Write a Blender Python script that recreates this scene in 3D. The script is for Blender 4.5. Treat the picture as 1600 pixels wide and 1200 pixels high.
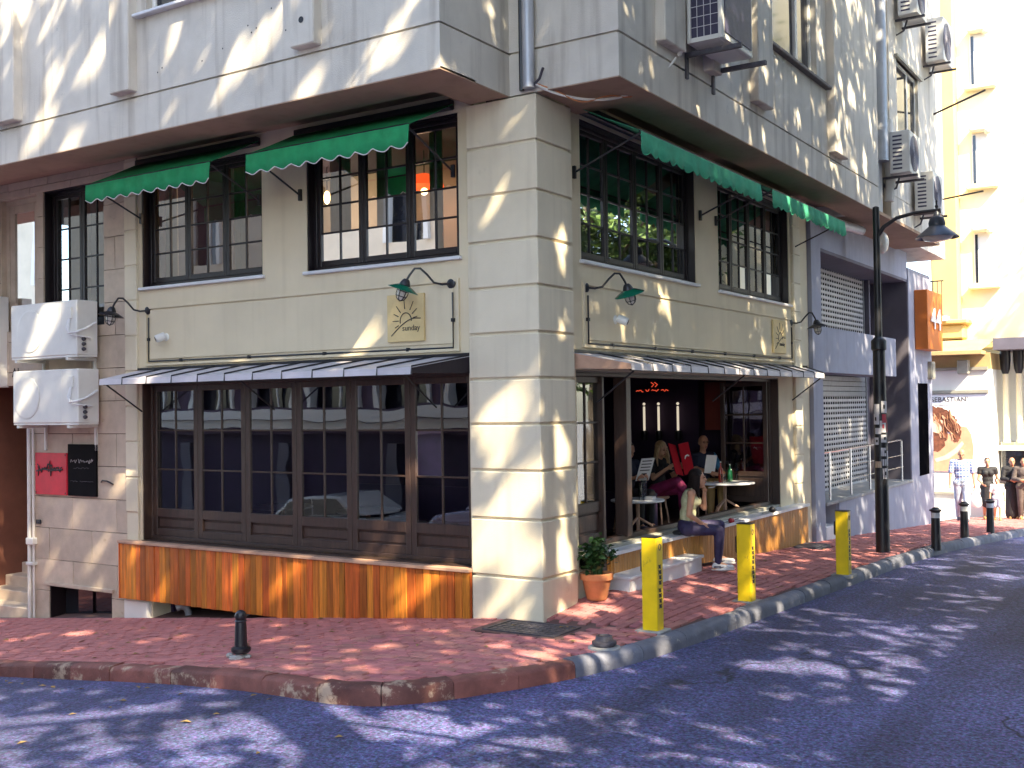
import bpy, bmesh, math, random
from mathutils import Vector, Matrix
R = math.radians
random.seed(7)
sc = bpy.context.scene
for o in list(bpy.data.objects):
    bpy.data.objects.remove(o)

# ---------------------------------------------------------------- camera, light, exposure
cam_d = bpy.data.cameras.new('camera')
cam = bpy.data.objects.new('camera', cam_d)
sc.collection.objects.link(cam)
cam_d.sensor_fit = 'HORIZONTAL'; cam_d.sensor_width = 36.0
cam_d.lens = 36.0 * 1725.167 / 1600.0
cam_d.clip_start = 0.1; cam_d.clip_end = 600
rr = Vector((0.84014099, 0.54217187, -0.01458676))
dd = Vector((-0.02287469, 0.00854997, -0.99970178))
ff = Vector((-0.54188547, 0.84022411, 0.01958519))
mw = Matrix((rr, -dd, -ff)).transposed().to_4x4()
mw.translation = Vector((6.01337723, -9.86064349, 2.23189885))
cam.matrix_world = mw
sc.camera = cam

SUN = Vector((0.62, -0.34, 0.70)).normalized()
w = bpy.data.worlds.new("World"); sc.world = w; w.use_nodes = True
nt = w.node_tree
bg = nt.nodes['Background']
sky = nt.nodes.new('ShaderNodeTexSky'); sky.sky_type = 'NISHITA'; sky.sun_disc = False
sky.sun_elevation = math.asin(SUN.z); sky.sun_rotation = math.atan2(SUN.x, SUN.y)
sky.air_density = 1.0; sky.dust_density = 1.2; sky.ozone_density = 1.5
nt.links.new(sky.outputs[0], bg.inputs[0]); bg.inputs[1].default_value = 0.15
sl = bpy.data.lights.new('sun', 'SUN'); sl.energy = 3.4; sl.angle = R(0.5); sl.color = (1.0, 0.86, 0.62)
so = bpy.data.objects.new('sun', sl); sc.collection.objects.link(so)
so.rotation_euler = SUN.to_track_quat('Z', 'Y').to_euler(); so.location = (20, -12, 24)
sc.view_settings.view_transform = 'Standard'; sc.view_settings.look = 'None'
sc.view_settings.exposure = 2.4; sc.view_settings.gamma = 1.0
sc.view_settings.use_curve_mapping = False
sc.render.engine = 'CYCLES'
sc.cycles.max_bounces = 7; sc.cycles.transparent_max_bounces = 16
sc.cycles.caustics_reflective = False; sc.cycles.caustics_refractive = False
sc.cycles.sample_clamp_indirect = 6.0

# ---------------------------------------------------------------- materials
def nn(t, ty, **kw):
    n = t.nodes.new(ty)
    for k, v in kw.items():
        setattr(n, k, v)
    return n
def mat(name, col, rough=0.7, var=0.12, scale=3.0, bump=0.15, bscale=60.0, metal=0.0, spec=0.5,
        per_obj=0.0, streak=0.0, streak_col=None, stretch=None, emit=None, estr=0.0, hue=0.0, spots=None, coat=0.0):
    m = bpy.data.materials.new(name); m.use_nodes = True
    t = m.node_tree; b = t.nodes['Principled BSDF']; L = t.links.new
    b.inputs['Roughness'].default_value = rough; b.inputs['Metallic'].default_value = metal
    b.inputs['Specular IOR Level'].default_value = spec
    if coat: b.inputs['Coat Weight'].default_value = coat
    geo = nn(t, 'ShaderNodeNewGeometry'); pos = geo.outputs['Position']
    if stretch:
        mp = nn(t, 'ShaderNodeMapping'); mp.inputs['Scale'].default_value = stretch
        L(pos, mp.inputs['Vector']); p1 = mp.outputs[0]
    else:
        p1 = pos
    no = nn(t, 'ShaderNodeTexNoise'); no.inputs['Scale'].default_value = scale
    no.inputs['Detail'].default_value = 6; no.inputs['Roughness'].default_value = 0.62
    L(p1, no.inputs['Vector'])
    mr = nn(t, 'ShaderNodeMapRange'); mr.inputs['From Min'].default_value = 0.3; mr.inputs['From Max'].default_value = 0.7
    mr.inputs['To Min'].default_value = 1 - var; mr.inputs['To Max'].default_value = 1 + var
    L(no.outputs[0], mr.inputs['Value']); val = mr.outputs[0]
    hsv = nn(t, 'ShaderNodeHueSaturation'); hsv.inputs['Color'].default_value = (*col, 1)
    if per_obj or hue:
        oi = nn(t, 'ShaderNodeObjectInfo')
        m2 = nn(t, 'ShaderNodeMapRange'); m2.inputs['To Min'].default_value = 1 - per_obj; m2.inputs['To Max'].default_value = 1 + per_obj
        L(oi.outputs['Random'], m2.inputs['Value'])
        mu = nn(t, 'ShaderNodeMath', operation='MULTIPLY'); L(val, mu.inputs[0]); L(m2.outputs[0], mu.inputs[1]); val = mu.outputs[0]
        if hue:
            wn = nn(t, 'ShaderNodeTexWhiteNoise', noise_dimensions='1D'); L(oi.outputs['Random'], wn.inputs['W'])
            m3 = nn(t, 'ShaderNodeMapRange'); m3.inputs['To Min'].default_value = 0.5 - hue; m3.inputs['To Max'].default_value = 0.5 + hue
            L(wn.outputs['Value'], m3.inputs['Value']); L(m3.outputs[0], hsv.inputs['Hue'])
    L(val, hsv.inputs['Value']); c = hsv.outputs[0]
    if streak:
        mp = nn(t, 'ShaderNodeMapping'); mp.inputs['Scale'].default_value = (5, 5, 0.35)
        L(pos, mp.inputs['Vector'])
        n2 = nn(t, 'ShaderNodeTexNoise'); n2.inputs['Scale'].default_value = 1.3; n2.inputs['Detail'].default_value = 5
        L(mp.outputs[0], n2.inputs['Vector'])
        r2 = nn(t, 'ShaderNodeMapRange'); r2.inputs['From Min'].default_value = 0.52; r2.inputs['From Max'].default_value = 0.78
        r2.inputs['To Max'].default_value = streak
        L(n2.outputs[0], r2.inputs['Value'])
        mx = nn(t, 'ShaderNodeMix', data_type='RGBA'); L(r2.outputs[0], mx.inputs[0]); L(c, mx.inputs[6])
        mx.inputs[7].default_value = (*(streak_col or (col[0]*.45, col[1]*.4, col[2]*.36)), 1); c = mx.outputs[2]
    if spots:
        n3 = nn(t, 'ShaderNodeTexNoise'); n3.inputs['Scale'].default_value = spots[0]; n3.inputs['Detail'].default_value = 8
        n3.inputs['Roughness'].default_value = 0.7
        L(pos, n3.inputs['Vector'])
        r3 = nn(t, 'ShaderNodeMapRange'); r3.inputs['From Min'].default_value = spots[1]; r3.inputs['From Max'].default_value = spots[1] + 0.07
        r3.inputs['To Max'].default_value = spots[2]; L(n3.outputs[0], r3.inputs['Value'])
        mx = nn(t, 'ShaderNodeMix', data_type='RGBA'); L(r3.outputs[0], mx.inputs[0]); L(c, mx.inputs[6])
        mx.inputs[7].default_value = (*spots[3], 1); c = mx.outputs[2]
    L(c, b.inputs['Base Color'])
    if emit:
        b.inputs['Emission Color'].default_value = (*emit, 1); b.inputs['Emission Strength'].default_value = estr
    if bump:
        n4 = nn(t, 'ShaderNodeTexNoise'); n4.inputs['Scale'].default_value = bscale; n4.inputs['Detail'].default_value = 4
        L(p1, n4.inputs['Vector'])
        bp = nn(t, 'ShaderNodeBump'); bp.inputs['Strength'].default_value = bump; bp.inputs['Distance'].default_value = 0.02
        L(n4.outputs[0], bp.inputs['Height']); L(bp.outputs[0], b.inputs['Normal'])
    return m
def glass_mat(name, tint=(0.9, 0.92, 0.9), ior=1.7, rough=0.012, wave=0.07):
    m = bpy.data.materials.new(name); m.use_nodes = True; t = m.node_tree
    t.nodes.remove(t.nodes['Principled BSDF']); out = t.nodes['Material Output']
    fr = nn(t, 'ShaderNodeFresnel'); fr.inputs['IOR'].default_value = ior
    tr = nn(t, 'ShaderNodeBsdfTransparent'); tr.inputs[0].default_value = (*tint, 1)
    gl = nn(t, 'ShaderNodeBsdfGlossy'); gl.inputs['Roughness'].default_value = rough; gl.inputs[0].default_value = (1, 1, 1, 1)
    geo = nn(t, 'ShaderNodeNewGeometry')
    no = nn(t, 'ShaderNodeTexNoise'); no.inputs['Scale'].default_value = 1.6; no.inputs['Detail'].default_value = 1
    t.links.new(geo.outputs['Position'], no.inputs['Vector'])
    bp = nn(t, 'ShaderNodeBump'); bp.inputs['Strength'].default_value = wave; bp.inputs['Distance'].default_value = 0.05
    t.links.new(no.outputs[0], bp.inputs['Height']); t.links.new(bp.outputs[0], gl.inputs['Normal'])
    mx = nn(t, 'ShaderNodeMixShader')
    t.links.new(fr.outputs[0], mx.inputs[0]); t.links.new(tr.outputs[0], mx.inputs[1]); t.links.new(gl.outputs[0], mx.inputs[2])
    t.links.new(mx.outputs[0], out.inputs[0])
    return m

M = {}
M['stucco_grey'] = mat('grey_stucco', (0.64, 0.59, 0.505), 0.85, 0.10, 1.6, 0.25, 90, streak=0.62, streak_col=(0.27, 0.22, 0.17), spots=(3.0, 0.66, 0.5, (0.30, 0.29, 0.27)))
M['stucco_cream'] = mat('cream_stucco', (0.70, 0.60, 0.415), 0.8, 0.06, 1.2, 0.15, 110, streak=0.22, streak_col=(0.45, 0.36, 0.22))
M['pillar'] = mat('pillar_plaster', (0.73, 0.645, 0.475), 0.8, 0.07, 1.4, 0.18, 100, per_obj=0.05, streak=0.32, streak_col=(0.40, 0.33, 0.22), spots=(1.5, 0.60, 0.35, (0.50, 0.43, 0.30)))
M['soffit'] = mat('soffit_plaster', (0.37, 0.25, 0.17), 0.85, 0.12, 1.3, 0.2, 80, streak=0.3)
M['white_plaster'] = mat('white_plaster', (0.75, 0.72, 0.66), 0.8, 0.06, 2, 0.1, 100)
M['stone'] = mat('travertine', (0.56, 0.45, 0.34), 0.65, 0.14, 4.0, 0.22, 70, per_obj=0.09, spots=(5, 0.62, 0.55, (0.36, 0.25, 0.17)))
M['dark_wood'] = mat('dark_wood', (0.011, 0.006, 0.008), 0.42, 0.25, 6, 0.2, 40, stretch=(4, 4, 0.4), spec=0.5)
M['olive_wood'] = mat('brown_wood', (0.056, 0.032, 0.024), 0.40, 0.25, 6, 0.2, 40, stretch=(4, 4, 0.4), spec=0.5)
M['plank'] = mat('orange_plank', (0.55, 0.155, 0.022), 0.36, 0.42, 5, 0.2, 40, stretch=(5, 5, 0.35), per_obj=0.38, hue=0.014, spec=0.4)
M['slat'] = mat('bench_slat', (0.46, 0.21, 0.05), 0.4, 0.35, 9, 0.2, 40, stretch=(9, 9, 0.4), spec=0.4)
M['trim_wood'] = mat('trim_wood', (0.50, 0.30, 0.20), 0.5, 0.2, 5, 0.1, 40)
M['marble'] = mat('white_marble', (0.70, 0.70, 0.71), 0.35, 0.10, 2.5, 0.05, 30, spots=(1.8, 0.57, 0.35, (0.45, 0.45, 0.48)))
M['sill_stone'] = mat('grey_sill', (0.30, 0.29, 0.24), 0.5, 0.12, 6, 0.1, 60)
M['canopy'] = mat('canopy_metal', (0.60, 0.57, 0.60), 0.4, 0.12, 2, 0.05, 20, metal=0.0, per_obj=0.08)
M['black_metal'] = mat('black_metal', (0.014, 0.014, 0.018), 0.4, 0.2, 10, 0.08, 80)
M['grey_metal'] = mat('grey_metal', (0.35, 0.36, 0.38), 0.4, 0.12, 8, 0.05, 80, metal=0.6)
M['steel'] = mat('stainless', (0.62, 0.62, 0.64), 0.25, 0.05, 8, 0.02, 80, metal=1.0)
M['zinc'] = mat('zinc_pipe', (0.46, 0.47, 0.50), 0.42, 0.12, 3, 0.06, 40, metal=0.4, streak=0.4)
M['green'] = mat('green_canvas', (0.03, 0.33, 0.13), 0.75, 0.18, 5, 0.3, 220, spec=0.2, streak=0.35, streak_col=(0.03, 0.34, 0.14))
M['green_r'] = mat('faded_green_canvas', (0.08, 0.45, 0.26), 0.75, 0.2, 5, 0.3, 220, spec=0.2, streak=0.5, streak_col=(0.12, 0.50, 0.30))
M['enamel_green'] = mat('green_enamel', (0.008, 0.13, 0.075), 0.2, 0.1, 6, 0.0, spec=0.6)
M['bulb'] = mat('lamp_glass', (0.75, 0.72, 0.64), 0.1, 0.05, 6, 0.0, spec=0.8)
M['white_metal'] = mat('white_enamel', (0.72, 0.71, 0.66), 0.38, 0.06, 3, 0.03, 40, spots=(6, 0.68, 0.4, (0.45, 0.38, 0.28)))
M['grey_plastic'] = mat('grey_grille', (0.22, 0.21, 0.25), 0.5, 0.1, 6, 0.02)
M['dark_coil'] = mat('dark_coil', (0.05, 0.045, 0.09), 0.5, 0.2, 20, 0.1)
M['ochre'] = mat('ochre_board', (0.70, 0.53, 0.25), 0.6, 0.10, 4, 0.06, 60)
M['ink'] = mat('black_ink', (0.03, 0.022, 0.02), 0.6, 0.05, 5, 0)
M['red_board'] = mat('red_board', (0.62, 0.018, 0.04), 0.45, 0.12, 6, 0.05)
M['black_board'] = mat('black_board', (0.006, 0.005, 0.006), 0.8, 0.2, 6, 0.05, spec=0.1)
M['chalk'] = mat('chalk', (0.45, 0.42, 0.42), 0.9, 0.2, 20, 0)
M['chalk_dim'] = mat('faint_chalk', (0.10, 0.09, 0.10), 0.9, 0.2, 20, 0)
M['paper'] = mat('paper', (0.75, 0.73, 0.68), 0.8, 0.04, 4, 0)
M['paver'] = mat('red_paver', (0.44, 0.165, 0.15), 0.78, 0.22, 7, 0.3, 90, per_obj=0.16, hue=0.012, spots=(2.2, 0.60, 0.45, (0.22, 0.10, 0.10)))
M['grout'] = mat('grout', (0.13, 0.07, 0.06), 0.9, 0.2, 9, 0.2)
M['kerb_grey'] = mat('grey_kerb', (0.15, 0.155, 0.19), 0.7, 0.25, 5, 0.35, 60, per_obj=0.2, spots=(2.4, 0.60, 0.85, (0.55, 0.50, 0.42)))
M['kerb_red'] = mat('worn_red_kerb', (0.16, 0.055, 0.042), 0.75, 0.35, 4, 0.4, 50, per_obj=0.35, spots=(2.6, 0.55, 0.85, (0.46, 0.34, 0.24)))
M['yellow'] = mat('yellow_paint', (0.85, 0.58, 0.008), 0.38, 0.10, 5, 0.08, 60, spots=(8, 0.61, 0.7, (0.40, 0.25, 0.03)))
M['terracotta'] = mat('terracotta', (0.52, 0.20, 0.08), 0.75, 0.18, 6, 0.15, 60)
M['leaf_dark'] = mat('plant_leaf', (0.022, 0.060, 0.014), 0.45, 0.4, 14, 0.0, spec=0.5)
M['soil'] = mat('soil', (0.03, 0.02, 0.014), 0.9, 0.3, 20, 0.4)
M['leaf'] = mat('tree_leaf', (0.075, 0.13, 0.022), 0.5, 0.45, 1.2, 0.0, spec=0.3)
M['bark'] = mat('bark', (0.14, 0.11, 0.08), 0.9, 0.3, 5, 0.6, 14)
M['concrete'] = mat('concrete', (0.34, 0.33, 0.31), 0.85, 0.18, 4, 0.3, 60)
M['iron'] = mat('cast_iron', (0.075, 0.07, 0.085), 0.55, 0.35, 12, 0.3, 40, metal=0.3, spots=(6, 0.6, 0.5, (0.20, 0.19, 0.20)))
M['shop_grey'] = mat('blue_grey_render', (0.30, 0.31, 0.38), 0.7, 0.10, 2, 0.15, 90, streak=0.25)
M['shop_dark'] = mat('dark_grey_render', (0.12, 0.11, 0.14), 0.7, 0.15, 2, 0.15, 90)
M['plum'] = mat('plum_render', (0.10,0.065,0.10), 0.8, .15, 2, .1)
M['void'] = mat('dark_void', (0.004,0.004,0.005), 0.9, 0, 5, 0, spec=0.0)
M['shutter'] = mat('shutter_metal', (0.50, 0.49, 0.50), 0.4, 0.12, 5, 0.05, 40, metal=0.35)
M['orange'] = mat('orange_sign', (0.60, 0.16, 0.02), 0.45, 0.08, 3, 0.03)
M['white_letter'] = mat('white_letter', (0.82, 0.82, 0.84), 0.4, 0.03, 3, 0)
M['yellow_wall'] = mat('pale_yellow_render', (0.84, 0.76, 0.54), 0.85, 0.06, 1, 0.1, 60)
M['shaded_yellow_wall'] = mat('shaded_yellow_render', (0.72, 0.50, 0.18), 0.85, 0.08, 1, 0.1, 60)  # shade painted into the yellow building's shaft and cornice colour
M['white_wall'] = mat('white_render', (0.82, 0.80, 0.74), 0.85, 0.05, 1, 0.1, 60)
M['brown_wall'] = mat('tan_cladding', (0.48, 0.33, 0.15), 0.6, 0.12, 3, 0.1)
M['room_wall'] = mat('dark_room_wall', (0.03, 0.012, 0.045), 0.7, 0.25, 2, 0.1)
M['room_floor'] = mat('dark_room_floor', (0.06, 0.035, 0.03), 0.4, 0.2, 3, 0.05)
M['room_pale'] = mat('pale_added_wall', (0.48, 0.38, 0.27), 0.8, 0.1, 2, 0.05)
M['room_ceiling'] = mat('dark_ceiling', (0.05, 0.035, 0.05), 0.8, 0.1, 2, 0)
M['curtain'] = mat('linen_curtain', (0.62, 0.55, 0.46), 0.9, 0.1, 8, 0.1)
M['opp_wall'] = mat('opposite_cream', (0.72, 0.62, 0.47), 0.85, 0.1, 1, 0.1)
M['east_wall'] = mat('east_wall', (0.30, 0.27, 0.24), 0.85, 0.12, 1, 0.1)
M['window_dark'] = mat('dark_glass', (0.02, 0.022, 0.03), 0.06, 0.1, 2, 0, spec=0.8)
M['glass'] = glass_mat('window_glass', (0.66,0.62,0.72), 2.35, wave=0.05)
M['glass_up'] = glass_mat('upper_window_glass', (0.55, 0.56, 0.55), 2.5, wave=0.02)
M['clear'] = glass_mat('drinking_glass', (0.93, 0.95, 0.95), 1.45, 0.02)
M['green_bottle'] = mat('green_bottle', (0.01, 0.14, 0.05), 0.08, 0.05, 5, 0, spec=0.8)
M['red_bottle'] = mat('red_bottle', (0.30, 0.035, 0.02), 0.12, 0.05, 5, 0, spec=0.8)
M['lamp_red'] = mat('lit_red_shade', (0.5, 0.06, 0.02), 0.5, 0.1, 5, 0, emit=(1.0, 0.10, 0.02), estr=0.45)
M['lamp_hot'] = mat('lit_bulb', (1, 0.8, 0.5), 0.5, 0, 5, 0, emit=(1.0, 0.62, 0.25), estr=3)
M['neon'] = mat('red_neon', (0.4, 0.03, 0.01), 0.5, 0, 5, 0, emit=(1.0, 0.10, 0.04), estr=0.16)
M['sconce_highlight'] = mat('sconce_tube_highlight', (0.9, 0.8, 0.6), 0.4, 0, 5, 0, emit=(1.0, 0.86, 0.66), estr=0.13)  # weak emission stands in for highlights on the shiny tubes
M['brass'] = mat('brass', (0.55, 0.36, 0.14), 0.25, 0.1, 5, 0, metal=1.0)
# people
M['skin'] = mat('skin', (0.50, 0.24, 0.14), 0.5, 0.06, 12, 0.03, 200, spec=0.4)
M['skin_pale'] = mat('pale_skin', (0.54, 0.28, 0.17), 0.5, 0.05, 12, 0.03, 200, spec=0.4)
M['hair_dark'] = mat('dark_hair', (0.012, 0.006, 0.005), 0.6, 0.5, 30, 0.6, 60, stretch=(3, 3, 0.5), spec=0.2)
M['hair_blond'] = mat('blond_hair', (0.42, 0.26, 0.13), 0.45, 0.4, 30, 0.5, 60, stretch=(3, 3, 0.5))
M['hair_grey'] = mat('grey_hair', (0.10, 0.085, 0.08), 0.5, 0.3, 30, 0.4, 60)
M['lips'] = mat('lips', (0.42, 0.10, 0.09), 0.4, 0.05, 9, 0)
M['eye'] = mat('eye_dark', (0.03, 0.02, 0.015), 0.15, 0, 9, 0)
M['olive_top'] = mat('pale_olive_knit', (0.52, 0.50, 0.30), 0.85, 0.18, 20, 0.6, 30)
M['leggings'] = mat('navy_leggings', (0.030, 0.022, 0.070), 0.65, 0.3, 9, 0.6, 22)
M['shoe_white'] = mat('white_trainer', (0.72, 0.70, 0.68), 0.5, 0.08, 9, 0.05)
M['shoe_grey'] = mat('grey_suede', (0.10, 0.09, 0.12), 0.7, 0.15, 9, 0.1)
M['blue_shirt'] = None
M['jeans'] = mat('pale_jeans', (0.36, 0.42, 0.54), 0.8, 0.3, 6, 0.7, 16)
M['black_cloth'] = mat('black_cloth', (0.016, 0.015, 0.017), 0.75, 0.3, 6, 0.7, 18)
M['brown_cloth'] = mat('brown_cloth', (0.10, 0.075, 0.065), 0.8, 0.3, 6, 0.7, 18)
M['white_cloth'] = mat('white_cloth', (0.70, 0.70, 0.70), 0.8, 0.08, 6, 0.1, 60)
M['magenta'] = mat('magenta_trousers', (0.22, 0.012, 0.07), 0.7, 0.3, 6, 0.6, 20)
M['menu_red'] = mat('red_menu', (0.36, 0.008, 0.016), 0.85, 0.1, 6, 0.02, spec=0.05)
M['navy_shirt'] = mat('navy_shirt', (0.015, 0.02, 0.045), 0.75, 0.2, 6, 0.1)
M['blue_sleeve'] = mat('blue_sleeve', (0.06, 0.26, 0.50), 0.7, 0.2, 6, 0.1)
M['khaki'] = mat('khaki_cloth', (0.36, 0.22, 0.08), 0.8, 0.15, 6, 0.1)
M['bag'] = mat('white_plastic_bag', (0.80, 0.80, 0.79), 0.4, 0.04, 6, 0.1, 12)
M['red_small'] = mat('red_plastic', (0.45, 0.02, 0.03), 0.35, 0.05, 6, 0)

def check_mat(name, c1, c2, scale):
    m = mat(name, c1, 0.8, 0.06, 6, 0.05)
    t = m.node_tree; b = t.nodes['Principled BSDF']
    tc = nn(t, 'ShaderNodeTexCoord'); mp = nn(t, 'ShaderNodeMapping'); mp.inputs['Scale'].default_value = (scale,) * 3
    t.links.new(tc.outputs['Object'], mp.inputs['Vector'])
    sx = nn(t, 'ShaderNodeSeparateXYZ'); t.links.new(mp.outputs[0], sx.inputs[0])
    vals = []
    for k in ('X', 'Z'):
        fr = nn(t, 'ShaderNodeMath', operation='FRACT'); t.links.new(sx.outputs[k], fr.inputs[0])
        lt = nn(t, 'ShaderNodeMath', operation='LESS_THAN'); lt.inputs[1].default_value = 0.3
        t.links.new(fr.outputs[0], lt.inputs[0]); vals.append(lt.outputs[0])
    mx0 = nn(t, 'ShaderNodeMath', operation='MAXIMUM'); t.links.new(vals[0], mx0.inputs[0]); t.links.new(vals[1], mx0.inputs[1])
    mx = nn(t, 'ShaderNodeMix', data_type='RGBA'); t.links.new(mx0.outputs[0], mx.inputs[0])
    mx.inputs[6].default_value = (*c1, 1); mx.inputs[7].default_value = (*c2, 1)
    t.links.new(mx.outputs[2], b.inputs['Base Color'])
    return m
M['blue_shirt'] = check_mat('blue_check_shirt', (0.13, 0.20, 0.46), (0.50, 0.55, 0.72), 14)

def asphalt():
    m = mat('asphalt', (0.056, 0.064, 0.155), 0.72, 0.42, 0.35, 0.0)
    t = m.node_tree; b = t.nodes['Principled BSDF']; L = t.links.new
    src = b.inputs['Base Color'].links[0].from_socket
    geo = nn(t, 'ShaderNodeNewGeometry'); pos = geo.outputs['Position']
    # aggregate
    v = nn(t, 'ShaderNodeTexVoronoi'); v.inputs['Scale'].default_value = 75; L(pos, v.inputs['Vector'])
    n0 = nn(t, 'ShaderNodeTexNoise'); n0.inputs['Scale'].default_value = 30; n0.inputs['Detail'].default_value = 3; L(pos, n0.inputs['Vector'])
    r0 = nn(t, 'ShaderNodeMapRange'); r0.inputs['From Min'].default_value = 0.3; r0.inputs['From Max'].default_value = 0.72
    r0.inputs['To Min'].default_value = 0.35; r0.inputs['To Max'].default_value = 1.9; L(n0.outputs[0], r0.inputs['Value'])
    sp = nn(t, 'ShaderNodeSeparateColor'); L(v.outputs['Color'], sp.inputs[0])
    r1 = nn(t, 'ShaderNodeMapRange'); r1.inputs['To Min'].default_value = 0.55; r1.inputs['To Max'].default_value = 1.6; L(sp.outputs[0], r1.inputs['Value'])
    mu = nn(t, 'ShaderNodeMath', operation='MULTIPLY'); L(r0.outputs[0], mu.inputs[0]); L(r1.outputs[0], mu.inputs[1])
    mx = nn(t, 'ShaderNodeMix', data_type='RGBA', blend_type='MULTIPLY'); mx.inputs[0].default_value = 1
    L(src, mx.inputs[6]); cmb = nn(t, 'ShaderNodeCombineColor')
    for i in range(3): L(mu.outputs[0], cmb.inputs[i])
    L(cmb.outputs[0], mx.inputs[7]); c = mx.outputs[2]
    hs = nn(t, 'ShaderNodeHueSaturation'); L(c, hs.inputs['Color']); rh = nn(t, 'ShaderNodeMapRange'); rh.inputs['To Min'].default_value = 0.44; rh.inputs['To Max'].default_value = 0.58; L(sp.outputs[1], rh.inputs['Value']); L(rh.outputs[0], hs.inputs['Hue']); c = hs.outputs[0]
    # cracks: warped voronoi edges
    n1 = nn(t, 'ShaderNodeTexNoise'); n1.inputs['Scale'].default_value = 1.3; n1.inputs['Detail'].default_value = 5; L(pos, n1.inputs['Vector'])
    va = nn(t, 'ShaderNodeVectorMath', operation='MULTIPLY_ADD'); L(n1.outputs['Color'], va.inputs[0]); va.inputs[1].default_value = (1.1, 1.1, 0); L(pos, va.inputs[2])
    v2 = nn(t, 'ShaderNodeTexVoronoi', feature='DISTANCE_TO_EDGE'); v2.inputs['Scale'].default_value = 0.28; L(va.outputs[0], v2.inputs['Vector'])
    r2 = nn(t, 'ShaderNodeMapRange'); r2.inputs['From Min'].default_value = 0.0; r2.inputs['From Max'].default_value = 0.0035
    r2.inputs['To Min'].default_value = 1.0; r2.inputs['To Max'].default_value = 0.0; L(v2.outputs[0], r2.inputs['Value'])
    # cracks come and go; wheel tracks polished lighter and darker along the street
    n5 = nn(t, 'ShaderNodeTexNoise'); n5.inputs['Scale'].default_value = 0.55; n5.inputs['Detail'].default_value = 2; L(pos, n5.inputs['Vector'])
    r5 = nn(t, 'ShaderNodeMapRange'); r5.inputs['From Min'].default_value = 0.48; r5.inputs['From Max'].default_value = 0.56; L(n5.outputs[0], r5.inputs['Value'])
    m5 = nn(t, 'ShaderNodeMath', operation='MULTIPLY'); L(r2.outputs[0], m5.inputs[0]); L(r5.outputs[0], m5.inputs[1])
    mp6 = nn(t, 'ShaderNodeMapping'); mp6.inputs['Scale'].default_value = (1.1, 0.14, 1); mp6.inputs['Rotation'].default_value = (0, 0, 0.12); L(pos, mp6.inputs['Vector'])
    n6 = nn(t, 'ShaderNodeTexNoise'); n6.inputs['Scale'].default_value = 1.0; n6.inputs['Detail'].default_value = 5; L(mp6.outputs[0], n6.inputs['Vector'])
    r6 = nn(t, 'ShaderNodeMapRange'); r6.inputs['From Min'].default_value = 0.36; r6.inputs['From Max'].default_value = 0.64; r6.inputs['To Min'].default_value = 0.55; r6.inputs['To Max'].default_value = 1.35; L(n6.outputs[0], r6.inputs['Value'])
    hv = nn(t, 'ShaderNodeHueSaturation'); L(c, hv.inputs['Color']); L(r6.outputs[0], hv.inputs['Value']); c = hv.outputs[0]
    n7 = nn(t, 'ShaderNodeTexNoise'); n7.inputs['Scale'].default_value = 1.7; n7.inputs['Detail'].default_value = 7; n7.inputs['Roughness'].default_value = 0.7; L(pos, n7.inputs['Vector'])
    r7 = nn(t, 'ShaderNodeMapRange'); r7.inputs['From Min'].default_value = 0.62; r7.inputs['From Max'].default_value = 0.70; r7.inputs['To Max'].default_value = 0.6; L(n7.outputs[0], r7.inputs['Value'])
    mx7 = nn(t, 'ShaderNodeMix', data_type='RGBA'); L(r7.outputs[0], mx7.inputs[0]); L(c, mx7.inputs[6]); mx7.inputs[7].default_value = (0.018, 0.019, 0.034, 1); c = mx7.outputs[2]
    mx2 = nn(t, 'ShaderNodeMix', data_type='RGBA'); L(m5.outputs[0], mx2.inputs[0]); L(c, mx2.inputs[6]); mx2.inputs[7].default_value = (0.012, 0.012, 0.018, 1)
    L(mx2.outputs[2], b.inputs['Base Color'])
    bp = nn(t, 'ShaderNodeBump'); bp.inputs['Strength'].default_value = 0.55; bp.inputs['Distance'].default_value = 0.012
    L(mu.outputs[0], bp.inputs['Height']); L(bp.outputs[0], b.inputs['Normal'])
    return m
M['asphalt'] = asphalt()

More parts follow.
